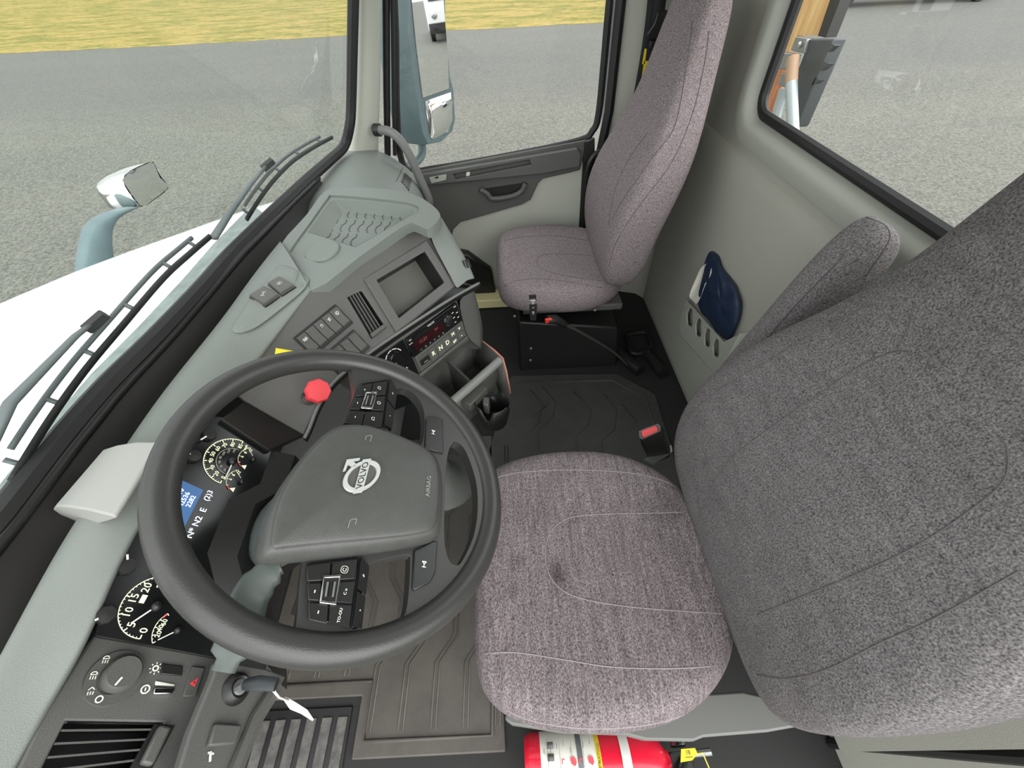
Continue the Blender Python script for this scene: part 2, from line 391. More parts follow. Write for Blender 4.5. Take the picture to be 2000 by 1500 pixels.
def back_rings(xo, yc, zo, rec, ws):
    T = [(.425, .36, .21, .10, 0), (.45, .343, .245, .13, .01), (.52, .330, .268, .15, .025), (.62, .328, .276, .16, .032), (.72, .348, .272, .165, .03), (.80, .378, .256, .16, .022), (.88, .410, .226, .148, .012), (.96, .438, .192, .132, .006), (1.04, .458, .172, .118, .003), (1.12, .474, .160, .105, .002), (1.19, .490, .148, .092, 0), (1.235, .505, .130, .07, 0), (1.25, .517, .10, .045, 0)]
    R = []; T = [(z, xf, w * ws, th + .028 * min(1, (z - .425) / .1) * (1 if z < .9 else max(.35, 1 - (z - .9) * 2.4)), bol) for z, xf, w, th, bol in T]
    for z, xf, w, th, bol in T:
        out = []; n = 32
        for k in range(n):
            a = 2 * pi * k / n; c_, s_ = cos(a), sin(a); e = 2 / 4.0
            y = w * math.copysign(abs(s_) ** e, s_); q = math.copysign(abs(c_) ** e, c_)
            x = xf + th / 2 - q * th / 2                   # q = +1 is the front
            if q > 0: x -= bol * (abs(y) / w) ** 3 - bol * .3
            out.append(V((xo + x + (z - .45) * rec, yc + y, zo + z)))
        R.append(out)
    return R
def make_seat(name, label, xo, yc, zt, zb, bx, bz, rec, ws=1, yb=0, fab=None, fabb=None):
    root = thing(name, label, 'seat', (xo + .15, yc, 0), None)
    g = MB(fab or M_fab); g.loft(cushion_rings(xo, yc, zt, zb), True, True, True); cu = g.build('seat_cushion', root, sub=2, ang=180)
    g = MB(fabb or M_fab); g.loft(back_rings(bx, yc + yb, bz, rec, ws), True, True, True); bk = g.build('backrest', root, sub=2, ang=180)
    return root, cu, bk
def seams(tree, parent, lines, r=.0011, m=None):
    g = MB(m or M_seam)
    for L in lines:
        P = on_surface(tree, L, .0000)
        if len(P) > 2: g.tube(P, r, 5)
    return g.build('seam', parent, ang=180)
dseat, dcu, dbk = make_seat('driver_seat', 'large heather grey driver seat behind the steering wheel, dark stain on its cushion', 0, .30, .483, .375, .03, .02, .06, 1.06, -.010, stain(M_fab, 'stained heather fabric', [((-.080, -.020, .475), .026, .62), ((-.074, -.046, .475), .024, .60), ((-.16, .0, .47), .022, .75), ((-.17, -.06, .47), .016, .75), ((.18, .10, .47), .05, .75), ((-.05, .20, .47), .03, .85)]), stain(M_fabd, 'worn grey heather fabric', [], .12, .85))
pseat, pcu, pbk = make_seat('passenger_seat', 'heather grey fabric passenger seat on a black box base beside the far door', .06, 1.53, .462, .345, .015, .0, .03)
td = baked(dcu); tb = baked(dbk)
seams(td, dcu, [[(962, 935), (1020, 922), (1130, 918), (1240, 925), (1310, 945), (1360, 975)],
    [(925, 1280), (1000, 1274), (1100, 1288), (1200, 1303), (1330, 1305), (1445, 1295)],
    [(1385, 998), (1280, 1002), (1180, 1004), (1110, 1012), (1075, 1040), (1065, 1080), (1072, 1120), (1095, 1150), (1140, 1170), (1230, 1185), (1340, 1194), (1440, 1200)],
    [(985, 1385), (1040, 1408), (1130, 1422), (1230, 1420), (1320, 1402), (1390, 1365)]], .0011, mat('pale seam thread', '#8d8587', .9))
seams(tb, dbk, [[(1388, 975), (1400, 935), (1440, 885), (1520, 825), (1600, 770), (1680, 715), (1745, 688), (1780, 688)],
    [(1752, 686), (1775, 640), (1785, 590)],
    [(1320, 860), (1340, 820), (1400, 765), (1500, 705), (1600, 645), (1700, 595)],
    [(1480, 1200), (1560, 1168), (1700, 1110), (1800, 1060), (1890, 1000), (1960, 940), (1968, 880), (1950, 850)],
    [(1478, 1318), (1540, 1325), (1620, 1305), (1720, 1255), (1830, 1205), (1990, 1115)]])
tp = baked(pcu); tq = baked(pbk)
seams(tp, pcu, [[(985, 560), (1010, 548), (1060, 545), (1120, 552), (1175, 562)],
    [(985, 470), (1030, 462), (1090, 461), (1150, 470)],
    [(1175, 502), (1120, 497), (1065, 497), (1050, 507), (1052, 520), (1080, 533), (1130, 543), (1172, 548)]], .0013)
seams(tq, pbk, [[(1352, 40), (1345, 100), (1320, 240), (1280, 300), (1220, 385), (1195, 430)],
    [(1385, 60), (1375, 130), (1350, 230), (1310, 320), (1250, 400), (1205, 470), (1190, 520)],
    [(1265, 260), (1235, 300), (1205, 360), (1188, 440)]], .0013)
# fold-up armrest of the driver seat
g = MB(M_fabd); R = []
ax = [at(u, v, y=.635) for u, v in ((1372, 770), (1440, 690), (1520, 600), (1590, 520), (1650, 462), (1690, 432), (1712, 424))]
ax2 = [at(u, v, y=.635) for u, v in ((1450, 750), (1540, 690), (1620, 620), (1690, 550), (1735, 500), (1752, 466), (1745, 440))]
for i, (p, q) in enumerate(zip(ax, ax2)):
    c = (p + q) / 2; h = (q - p) / 2; w = [.030, .036, .040, .040, .038, .030, .016][i]
    R.append([c + h * math.copysign(abs(cos(a)) ** .7, cos(a)) + V((0, 1, 0)) * w * math.copysign(abs(sin(a)) ** .7, sin(a)) for a in [2*pi*k/16 for k in range(16)]])
g.loft(R, True, True, True); ar = g.build('armrest', dseat, sub=2, ang=180)
seams(baked(ar), ar, [[(1480, 682), (1560, 590), (1640, 508), (1640, 495)], [(1692, 424), (1728, 440), (1738, 462), (1725, 490), (1690, 540)]])
# driver seat base, side shield, recline lever, buckle
g = MB(M_dark); g.box(F0, (.16, .32, .19), (.42, .36, .34)); g.build('suspension_base', dseat, bevel=.015)
g = MB(mat('grey seat shield', '#62635f', .5))
sh = [at(u, v, z=.35) for u, v in ((985, 1405), (1000, 1416), (1100, 1431), (1225, 1436), (1262, 1446), (1355, 1448), (1375, 1440), (1500, 1430), (1600, 1412), (1560, 1375), (1450, 1350), (1300, 1360), (1000, 1360))]
g.prism(sh, (0, 0, -.035)); g.build('side_shield', dseat, bevel=.004)
g = MB(M_black); g.prism([at(u, v, y=1.31) for u, v in ((1013, 629), (1015, 725), (1204, 718), (1206, 640))], (0, .42, 0)); pb = g.build('pedestal', pseat, bevel=.008)
g = MB(M_dark); g.box(F0, (.26, 1.53, .325), (.40, .42, .03)); g.build('seat_frame', pseat, bevel=.006)
g = MB(M_steel)
for u, v in ((1037, 680), (1036, 703), (1162, 605), (1005, 617)):
    g = MB(M_steel); g.lathe(Frame(at(u, v, y=1.309), (1, 0, 0), (0, 0, 1)), [(.006, 0), (.006, .004), (.003, .006)], 10); g.build('bolt', pseat)
# ================================================================== DASHBOARD
PU = slope((-.206, .88, .69), 50, 50)                 # centre fascia
PL = slope((-.269, .798, .665), 50, 80)               # radio console
PC = slope(at(304, 1185, z=.75), 88, 50)              # instrument cluster
PX = slope(at(235, 1315, z=.73), 102, 50)             # light switch panel left of the wheel
def pp(fr, px, c=0): return [fr.pix(u, v, c) for u, v in px]
dash = thing('dashboard', 'grey and charcoal truck dashboard wrapping around the driver, with gauges, switches and radio', 'dashboard', (-.45, .9, .4))
# ---- top pad
outer = [(-150, 1560, .80), (-60, 1395, .81), (0, 1288, .815), (60, 1175, .82), (120, 1060, .82), (190, 955, .82), (261, 850, .82), (318, 766, .82), (390, 676, .82), (444, 607, .82), (492, 535, .825), (545, 470, .83)]
brow = [(-20, 1650, .76), (0, 1565, .765), (37, 1497, .77), (87, 1387, .78), (168, 1262, .79), (225, 1110, .81), (300, 975, .815), (370, 860, .81), (435, 785, .80), (500, 708, .79), (552, 640, .805), (607, 567, .832)]
rows = []
for (a, b, c), (d, e, f) in zip(outer, brow):
    p, q = at(a, b, z=c), at(d, e, z=f); w = q - p
    rows.append([p + V((.012, 0, -.10)), p, p + w * .12 + V((0, 0, .014)), p + w * .40 + V((0, 0, .024)), p + w * .75 + V((0, 0, .016)), p + w * .95 + V((0, 0, .004)), q, q + V((-.006, 0, -.012)), q + V((-.03, .01, -.022))])
g = MB(M_dash); g.loft(rows, False); g.build('top_pad', dash, sub=2, ang=180)
# ---- raised centre hump with the tray
ha, hb_, hc = at(607, 567, z=.832), at(790, 440, z=.862), at(636, 372, z=.858); HT = Frame(ha, hb_ - ha, (hc - ha) - (hb_ - ha) * (hc - ha).dot(hb_ - ha) / (hb_ - ha).length_squared)
hump = [(607, 567), (560, 512), (548, 478), (598, 420), (636, 372), (680, 366), (750, 369), (806, 379), (838, 396), (856, 412), (859, 424), (848, 439), (832, 447), (812, 438), (790, 440), (700, 503)]
trayo = [(568, 486), (604, 436), (640, 386), (650, 381), (720, 386), (790, 394), (814, 402), (818, 410), (808, 422), (740, 459), (660, 503), (640, 512), (622, 513), (575, 494)]
g = MB(M_dash); g.plate(smooth(pp(HT, hump), 3, True), [smooth(pp(HT, trayo), 3, True)], HT.n * -.026); g.build('console_top', dash, bevel=.010, seg=4)
g = MB(M_dash)
ti = smooth(pp(HT, trayo), 3, True); cc = sum(ti, V((0, 0, 0))) / len(ti)
rec = pp(HT, [(600, 450), (642, 391), (652, 386), (720, 391), (790, 399), (806, 405), (806, 414), (740, 452), (692, 479)])
rc_ = sum(rec, V((0, 0, 0))) / len(rec); flo = [rc_ * .16 + p * .84 + HT.n * -.034 + V((.010, -.006, 0)) for p in rec]
tr_out = [p + HT.n * -.005 for p in ti]
g.plate(tr_out, [[p + HT.n * -.005 for p in rec]], HT.n * -.002)
g.loft([[p + HT.n * -.005 for p in rec], [p * .97 + rc_ * .03 + HT.n * -.012 for p in rec], flo], True, False, True)
tray = g.build('storage_tray', dash, bevel=.003)
# moulded honeycomb lines in the tray floor
g = MB(mat('dark grey tray groove', '#5e635e', .6)); fzc = -.0335
for i in range(9):
    for j in range(3):
        u = 652 + i * 17 + j * (-14); v = 402 + j * 26 + i * .8
        if v > 478 - (u - 640) * .36: continue
        q = [HT.pix(a, b, fzc) for a, b in ((u + 5, v), (u + 3, v + 6), (u - 5, v + 11), (u - 8, v + 19), (u - 5, v + 22))]
        g.tube(q, .0014, 5)
g.build('mat_pattern', tray, ang=180)
g = MB(M_dash); ctr = HT.pix(629, 489, .0); g.lathe(HT.sub(*HT.ab(629, 489), -.006), [(.043, 0), (.043, .004), (.041, .0065), (.001, .006)], 32); g.build('speaker_cap', dash, 'x' and None)
# ---- leaf-shaped pod with two push buttons
tA, tB = baked(bpy.data.objects['top_pad']), baked(bpy.data.objects['console_top'])
def ondash(u, v, lift=0):
    d_ = ray(u, v).normalized(); hs = [h for h in (t_.ray_cast(CAM, d_) for t_ in (tA, tB)) if h[0]]
    if not hs: return at(u, v, z=.84)
    h = min(hs, key=lambda q: q[3]); return h[0] - d_ * lift
podo = [(452, 644), (460, 627), (490, 582), (529, 536), (546, 517), (574, 524), (603, 541), (602, 556), (580, 579), (520, 627), (490, 646), (464, 651)]
po2 = smooth([(u, v, 0) for u, v in podo], 3, True); pc = (530, 585); R = []
for s_, l in ((1.0, -.006), (.99, .003), (.95, .006), (.7, .006), (.4, .006), (.1, .006)): R.append([ondash(pc[0] + (q.x - pc[0]) * s_, pc[1] + (q.y - pc[1]) * s_, l) for q in po2])
g = MB(M_dash); g.loft(R, True, False, True); pod = g.build('switch_pod', dash, ang=60)
for k, px_q in enumerate(([(490, 582), (519, 564), (546, 581), (519, 600)], [(526, 558), (548, 545), (577, 562), (551, 579)])):
    q = [ondash(u, v, .004) for u, v in px_q]; n = (q[1] - q[0]).cross(q[3] - q[0]).normalized(); n = n if n.z > 0 else -n; mq = sum(q, V((0, 0, 0))) / 4
    g = MB(M_black); g.prism([mq + (p - mq) * 1.12 for p in q], n * .002); g.use(M_dark); g.loft([[p + n * .002 for p in q], [mq + (p - mq) * .97 + n * .009 for p in q], [mq + (p - mq) * .88 + n * .011 for p in q]], True, True, True)
    fq = Frame(mq + n * .0115, q[2] - q[1] if 0 else V((0, 1, 0)) - n * n.y, n.cross(V((0, 1, 0)) - n * n.y)); g.use(MATS.get('grey print') or mat('grey print', '#b9bbb6', .6))
    if k: g.arc(fq, 0, 0, .0042, .0052, 0, 2*pi, n=20); g.line(fq, [(-.0025, 0), (.0025, 0)], .0024)
    else:
        for x in (-.006, .006): g.line(fq, [(x, -.004), (x, .004)], .0012); g.line(fq, [(x * .55, -.004), (x * .55, .004)], .0008)
        g.line(fq, [(-.002, 0), (.002, 0)], .0024)
    g.build('push_button', pod, ang=30)
# ---- hump side, wraps round to the passenger
A = pp(PU, [(830, 446), (860, 503), (890, 559), (893, 566)], .012)
B = [at(862, 425, z=.845), at(884, 470, z=.80), at(912, 522, z=.735), at(917, 540, z=.71)]
Cc = [at(858, 408, z=.85), at(886, 444, z=.81), at(926, 508, z=.735), at(941, 545, z=.70)]
D = [p + V((-.14, .02, -.02)) for p in Cc]
g = MB(M_dash); g.loft([A, B, Cc, D], False); g.build('console_cheek', dash, sub=2, ang=180)
g = MB(M_black)
for k in range(3):
    q = [(902 + k*5, 509 - k*1.5), (905 + k*5, 508 - k*1.5), (911 + k*5, 524 - k*1.5), (908 + k*5, 525.5 - k*1.5)]
    g.poly([at(u, v, z=.753 - (v - 509) * .0014) for u, v in q])
g.build('speaker_slots', dash, ang=180)
# ---- centre fascia
disp = [(735, 548), (829, 492), (867, 552), (778, 622)]
vent = [(679, 581), (706, 568), (753, 640), (726, 661)]
fas = [(890, 560), (834, 452), (795, 443), (700, 505), (607, 567), (550, 640), (500, 705), (455, 765), (475, 783), (593, 850), (612, 812), (640, 760), (700, 706), (772, 655)]
g = MB(M_panel); g.plate(pp(PU, fas), [pp(PU, disp), pp(PU, vent)], PU.n * -.012); g.build('centre_fascia', dash, bevel=.0025)
dp = [(710, 546), (832, 470), (889, 559), (773, 650)]
g = MB(M_panel); g.plate(pp(PU, dp, .001), [pp(PU, disp, .001)], PU.n * .005); bz = g.build('display_bezel', dash, bevel=.002)
g = MB(M_black); o4 = [PU.pix(u, v, 0) for u, v in disp]; i4 = [p + PU.n * -.055 + V((0, 0, 0)) for p in o4]; mm = sum(i4, V((0, 0, 0))) / 4; i4 = [p * .94 + mm * .06 for p in i4]
g.loft([o4, i4], True, False, False); g.use(mat('matt grey backing', '#5a5a54', .6)).poly(i4); g.build('cubby', bz)
g = MB(M_black); o4 = [PU.pix(u, v, 0) for u, v in vent]; i4 = [p + PU.n * -.03 for p in o4]; g.loft([o4, i4], True, False, True); vb = g.build('air_vent', dash)
e0, e1, e2, e3 = [V(q) for q in o4]
for k in range(4):
    f = .14 + k * .2; g = MB(M_panel); a, b = e0.lerp(e1, f), e3.lerp(e2, f)
    g.prism([a, b, b + (e1 - e0) * .06, a + (e1 - e0) * .06], PU.n * -.012); g.build('louvre', vb)
g = MB(M_dark); c0 = e3.lerp(e0, .10); c1 = e2.lerp(e1, .10); g.prism([e3, e2, c1, c0], PU.n * .010); g.build('thumb_tab', vb, bevel=.002)
# rocker switches
WR = radians(7)
def switch(fr, a, b, w, h, icon, lamp=False, parent=dash, name='rocker_switch'):
    f = fr.sub(a, b, .002); g = MB(M_dark)
    pr = [(-h/2, .003), (-h/2 + .004, .007), (0, .0045), (h/2 - .004, .009), (h/2, .004)]
    g.loft([[f.p(sx_ * w/2, y, 0) for y, z in pr] + [f.p(sx_ * w/2, y, z) for y, z in pr[::-1]] for sx_ in (-1, 1)], True, True, True)
    g.use(M_ink)
    if icon:
        top = f.sub(0, h * .22, .0078)
        if icon == 'ring': g.arc(top, 0, 0, .0034, .0042, 0, 2*pi, n=20); g.arc(top, 0, 0, .0016, .0024, .6, 2*pi - .6, n=12)
        if icon == 'axle': g.line(top, [(-.004, -.003), (-.004, .003)], .0016); g.line(top, [(.004, -.003), (.004, .003)], .0016); g.line(top, [(-.004, 0), (.004, 0)], .001); g.line(top, [(0, -.004), (0, .0)], .0014); g.line(top, [(-.003, .004), (.003, -.003)], .0006); g.line(top, [(-.003, -.003), (.003, .004)], .0006)
        if icon == 'hook': g.line(top, [(-.003, .001), (.002, .003), (.003, -.001), (.001, -.003)], .001); g.line(top, [(-.002, -.002), (-.0005, -.003)], .0012)
        if icon == 'fork': g.line(top, [(-.004, .0015), (.0035, .0035)], .001); g.line(top, [(-.002, .001), (-.001, -.003)], .0016); g.line(top, [(.001, .002), (.002, -.002)], .0009); g.line(top, [(-.003, -.003), (.002, -.002)], .0008)
    return g.build(name, parent, bevel=.0008)
wf = PU.sub(*PU.ab(633, 645), 0, WR)
g = MB(M_black); g.box(wf, (0, 0, .001), (.122, .056, .004)); g.build('switch_well', dash, bevel=.001)
for k, ic in enumerate(['axle', None, 'hook', 'fork', 'ring']): switch(wf, (k - 2) * .0232, 0, .0215, .046, ic)
wf2 = PU.sub(*PU.ab(676, 688), 0, WR)
g = MB(M_black); g.box(wf2, (0, 0, .001), (.100, .056, .004)); g.build('switch_well', dash, bevel=.001)
for k, ic in enumerate([None, 'fork', None, None]): switch(wf2, (k - 1.5) * .0236, 0, .0215, .046, ic)
# parking brake knobs: red octagon for the trailer, yellow square for the tractor
def knob(u, v, c, m_, sides, r, name, lab, tilt):
    b0 = PU.pix(u, v, 0); top = at(*c[:2], z=c[2]); ax = (top - b0).normalized(); f = Frame(b0, ax.cross(V((0, 0, 1))), ax.cross(ax.cross(V((0, 0, 1)))))
    if f.n.dot(ax) < 0: f = Frame(b0, f.y, f.x)
    L = (top - b0).length; g = MB(m_)
    g.lathe(f, [(r*.42, 0), (r*.42, L*.55), (r*.6, L*.7), (r*.95, L*.82), (r, L*.88), (r, L), (r*.9, L*1.06), (.0005, L*1.08)], sides); o = g.build(name, dash, ang=25); tag(o, lab); return o
g = MB(M_black); f = PU.sub(*PU.ab(604, 777)); g.lathe(f, [(.016, 0), (.016, .005), (.011, .007), (.001, .007)], 20); g.build('knob_socket', dash)
knob(604, 777, (622, 763, .745), M_red, 8, .025, 'brake_knob', 'red octagonal push knob', 0)
knob(549, 708, (554, 697, .800), M_yel, 4, .022, 'brake_knob', 'yellow square push knob', 0)
# ---- lip under the fascia
lip = smooth([PU.pix(u, v, .002) for u, v in ((936, 553), (880, 584), (772, 654), (700, 705), (650, 748), (622, 792), (604, 836), (594, 856))], 5)
g = MB(mat('satin lip plastic', '#6d6f6c', .28)); g.tube(lip, .0042, 8, up=PU.n); g.build('trim_lip', dash, ang=180)
g = MB(M_black); lo = [p + V((.0, -.0, -.016)) for p in lip]; lo2 = [p + V((-.05, .045, -.025)) for p in lip]; g.loft([lip, lo, lo2], False); g.build('lip_underside', dash)
# ---- radio console
face = [(697, 722), (790, 655), (893, 586), (900, 612), (908, 648), (918, 664), (870, 700), (824, 738), (790, 770), (740, 800), (700, 770)]
g = MB(M_panel); g.prism(pp(PL, face), PL.n * -.10); g.build('radio_console', dash, bevel=.004)
Ae = pp(PL, [(893, 583), (902, 618), (910, 650), (919, 666)]); Be = [at(936, 556, z=.665), at(948, 600, z=.58), at(957, 645, z=.50), at(948, 686, z=.46)]
g = MB(M_panel); g.loft([Ae, [p.lerp(q, .5) + V((.006, -.004, 0)) for p, q in zip(Ae, Be)], Be, [p + V((-.15, .05, 0)) for p in Be]], False); g.build('console_side', dash, sub=1, ang=180)
rd = PL.sub(0, 0, 0)
g = MB(M_gloss); g.box(rd, (.0945, -.029, .004), (.189, .058, .010)); radio = tag(g.build('radio', dash, bevel=.0015), 'black radio with small buttons and dim display')
g = MB(mat('dim red screen', '#2a0c10', .15)); g.box(rd, (.066, -.033, .0098), (.108, .026, .001)); g.use(mat('dim glow digits', '#8c4a4a', .5)); g.text(rd, .045, -.030, .013, '12:20', c=.0105); g.text(rd, .095, -.028, .010, 'FM', c=.0105); g.build('screen', radio)
g = MB(M_ink); g.text(rd, .085, -.0055, .0075, 'VOLVO', c=.0096)
g.text(rd, .010, -.008, .006, 'CD', c=.0096); g.text(rd, .008, -.018, .004, 'AM/FM', c=.0096); g.text(rd, .177, -.006, .005, 'USB', c=.0096)
for k in range(6): g.text(rd, .030 + k * .0165, -.0525, .0055, str(k + 1), c=.0096)
for k in range(5): g.line(rd, [(.160 + (k % 2) * .015, -.018 - k * .0075), (.167 + (k % 2) * .015, -.018 - k * .0075)], .0022, .0097)
g.build('lettering', radio, ang=180)
g = MB(M_black); f = rd.sub(.143, -.031, .009); g.lathe(f, [(.0125, 0), (.0115, .008), (.010, .009), (.001, .0085)], 24); g.use(M_chrome).lathe(f, [(.0145, 0), (.0145, .002), (.0126, .002)], 24, cap=False); g.build('volume_knob', radio)
g = MB(M_black); g.box(rd, (.085, -.0125, .0092), (.125, .003, .001)); g.build('disc_slot', radio)
for k in range(6):
    g = MB(M_black); g.box(rd, (.030 + k * .0165, -.0525, .0088), (.0135, .006, .001)); g.build('preset_button', radio)
# gear selector strip under the radio
gs = PL.sub(.0945, -.086, 0)
g = MB(M_dark); g.box(gs, (.004, -.002, .003), (.186, .052, .008)); sel = g.build('gear_selector', dash, bevel=.003)
xs = [-.066, -.034, -.006, .021]
for k, (x, ch) in enumerate(zip(xs, ('', 'R', 'N', 'D'))):
    w = .026; g = MB(M_black if k == 0 else M_panel); g.box(gs, (x, -.002, .0085), (w if k else .030, .040 if k else .016, .004)); g.use(M_lume)
    if ch: g.text(gs, x, -.001, .019, ch, c=.0108)
    else: g.use(M_ink).line(gs, [(x - .006, -.005), (x + .008, -.005)], .001, .0108)
    g.build('selector_button', sel, bevel=.001)
for x, y, ch, sz in ((.048, .010, 'M', .014), (.075, .012, '+', .016), (.047, -.014, 'E/P', .010), (.076, -.012, '-', .018)):
    g = MB(M_panel); g.box(gs, (x, y - .0, .0085), (.025, .020, .003)); g.use(M_lume).text(gs, x, y, sz, ch, c=.0103); g.build('selector_button', sel, bevel=.001)
g = MB(M_panel); g.box(gs, (.0, -.034, .004), (.196, .010, .012)); g.build('selector_ledge', sel, bevel=.003)
# climate panel
g = MB(M_gloss); g.prism(pp(PL, [(722, 708), (786, 662), (806, 702), (822, 742), (800, 790), (752, 806)], .001), PL.n * .003); cl = g.build('climate_panel', dash, bevel=.001)
f = PL.sub(*PL.ab(769, 700), .004)
g = MB(M_gloss); g.lathe(f, [(.021, 0), (.0195, .010), (.018, .012), (.001, .0115)], 32); g.use(M_ink); g.line(f, [(-.011, -.008), (-.006, -.004)], .0022, .0122); g.build('temperature_knob', cl)
g = MB(M_ink)
for k in range(7): g.arc(f, 0, 0, .0255, .028, radians(20 + k * 34), radians(48 + k * 34), .0006, 6)
g.text(f, .02, -.045, .010, 'A', c=.001); g.build('dial_marks', cl, ang=180)
# ---- instrument cluster
g = MB(M_gloss); clp = [(186, 1240), (205, 1160), (250, 1010), (330, 870), (395, 812), (434, 815), (530, 880), (508, 945), (446, 976), (405, 1080), (430, 1180), (424, 1284)]
g.prism(pp(PC, clp), PC.n * -.01)
clu = g.build('instrument_cluster', dash)
def gauge(a, b, r, t0, t1, nums, size, needle, nl, red=None, minor=4, name='gauge', inner=0, ink=M_lume):
    """t0 the angle of the first number, t1 of the last; measured from the cluster's right, counter-clockwise"""
    f = PC.sub(a, b, .0012); g = MB(ink); g.arc(f, 0, 0, r * .975, r, t0, t1, n=48)
    N = len(nums) - 1
    for i in range(N * minor + 1):
        t = t0 + (t1 - t0) * i / (N * minor); L = .13 if i % minor == 0 else .06
        g.line(f, [(cos(t) * r * .99, sin(t) * r * .99), (cos(t) * r * (1 - L), sin(t) * r * (1 - L))], r * (.035 if i % minor == 0 else .018))
    for i, s_ in enumerate(nums):
        t = t0 + (t1 - t0) * i / N
        if s_: g.text(f, cos(t) * r * .74, sin(t) * r * .74, size, s_)
    if inner:
        g.use(mat('grey gauge print', '#a6a69c', .6)); g.arc(f, 0, 0, inner * .96, inner, t0, t1, n=40)
        for i in range(7):
            t = t0 + (t1 - t0) * (i + .4) / 7; g.text(f, cos(t) * inner * .78, sin(t) * inner * .78, size * .62, str(20 * i + 20))
    if red:
        g.use(M_red); g.arc(f, 0, 0, r * .93, r, red[0], red[1], n=10)
    o = g.build(name, clu, ang=180)
    g = MB(M_ink); n0, n1 = (cos(needle) * nl * .25, sin(needle) * nl * .25), (cos(needle) * nl, sin(needle) * nl); g.line(f, [n0, n1], r * .045, .007)
    g.use(M_black).lathe(f, [(r * .16, 0), (r * .15, .006), (.0005, .008)], 16); g.build('needle', clu, ang=180)
    return f
ta, tb_ = PC.ab(304, 1185); tp_ = PC.ab(272, 1249); 
R_T = sqrt((tp_[0] - ta)**2 + (tp_[1] - tb_)**2) * 1.0
def ang(cu, cv, u, v):
    a0, b0 = PC.ab(cu, cv); a, b = PC.ab(u, v); return atan2(b - b0, a - a0), sqrt((a - a0)**2 + (b - b0)**2)
t0, _ = ang(304, 1185, 272, 1249); t1, _ = ang(304, 1185, 330, 1090)
if t0 < t1: t0 += 2*pi
an, nl = ang(304, 1185, 250, 1221)
gauge(ta, tb_, R_T, t0, t1, ['0', '5', '10', '15', '20', '25'], .0125, an, nl * .96, minor=5)
g = MB(M_lume); f = PC.sub(*PC.ab(278, 1172), .0014, radians(0)); g.line(f, [(-.004, 0), (.006, 0)], .006); g.build('tell_tale', clu, ang=180)
sa, sb = PC.ab(453, 902); t0, r0 = ang(453, 902, 428, 947); t1, r1 = ang(453, 902, 473, 864); R_S = (r0 + r1) / 2
if t0 < t1: t0 += 2*pi
an, nl = ang(453, 902, 435, 940)
gauge(sa, sb, R_S, t0, t1, ['0', '20', '30', '40', '50', '60', '70', '80', '85'], .0088, an, nl, minor=4, inner=R_S * .58)
g = MB(M_lume); fq = PC.sub(sa, sb, .0014); g.text(fq, cos(t1 - .25) * R_S * .8, sin(t1 - .25) * R_S * .8, .006, 'mph'); g.build('unit_mark', clu, ang=180)
for cu, cv, pa, pb_, nd in ((493, 899, (468, 903), (487, 872), (480, 876)), (470, 942, (444, 948), (464, 916), (456, 920))):
    a, b = PC.ab(cu, cv); t0, r0 = ang(cu, cv, *pa); t1, r1 = ang(cu, cv, *pb_); an, nl = ang(cu, cv, *nd)
    if t0 < 0: t0 += 2*pi
    gauge(a, b, (r0 + r1) / 2, t0, t1, ['', '6', '8', 'A R' if 0 else '12'], .0062, an, nl * .95, red=(t0 + .35, t0), minor=1, name='air_gauge')
    f = PC.sub(a, b, .0014); g = MB(M_lume); rr = (r0 + r1) / 2; g.poly([f.p(x * .0042 + cos(t0 + .5) * rr * .8, y * .0042 + sin(t0 + .5) * rr * .8, 0) for x, y in ((-1, -.8), (1, -.8), (0, 1))]); g.build('warning_mark', clu, ang=180)
for cu, cv, nd, lab in ((408, 851, (390, 862), 1), (377, 893, (369, 891), 0), (246, 1108, (245, 1088), 0), (205, 1202, (184, 1213), 0)):
    f = PC.sub(*PC.ab(cu, cv), .001); a1, nl = ang(cu, cv, *nd); g = MB(M_black); g.lathe(f, [(.011, 0), (.010, .007), (.0005, .008)], 8); g.use(M_ink).line(f, [(cos(a1) * .008, sin(a1) * .008), (cos(a1) * nl * 1.1, sin(a1) * nl * 1.1)], .0024, .0085)
    g.build('small_gauge', clu, ang=30)
g = MB(M_lume)
a, b = PC.ab(345, 1232); t0, r0 = ang(345, 1232, 300, 1255); t1, r1 = ang(345, 1232, 325, 1196)
if t0 < 0: t0 += 2*pi
g.build('unit_mark', clu)
gauge(a, b, (r0 + r1) / 2, t0, t1, ['', '20', '40', '60', ''], .008, ang(345, 1232, 308, 1250)[0], r0 * .9, red=(t1 + .25, t1), minor=2, name='oil_gauge')
# blue message screen
m_scr = mat('lit blue screen', '#335a88', .3, emit=.38)
sc_px = [(353, 937), (397, 957), (352, 1046), (290, 1020)]
g = MB(m_scr); g.poly(pp(PC, sc_px, .0015)); scr = g.build('message_screen', clu)
f = PC.sub(*PC.ab(352, 985), .0018); g = MB(mat('lit white text', '#e8f0ff', .5, emit=.9))
for k, s_ in enumerate(('60059', '527310', '42536', '2282')): g.text(f, .008, .018 - k * .0095, .0095, s_, c=.0006)
fc_ = PC.sub(*PC.ab(383, 1022), .002); g.text(fc_, 0, 0, .0125, 'N* N2  E'); fc_ = PC.sub(*PC.ab(406, 969), .002); g.text(fc_, 0, 0, .011, '(2)3'); g.build('lettering', clu, ang=180)
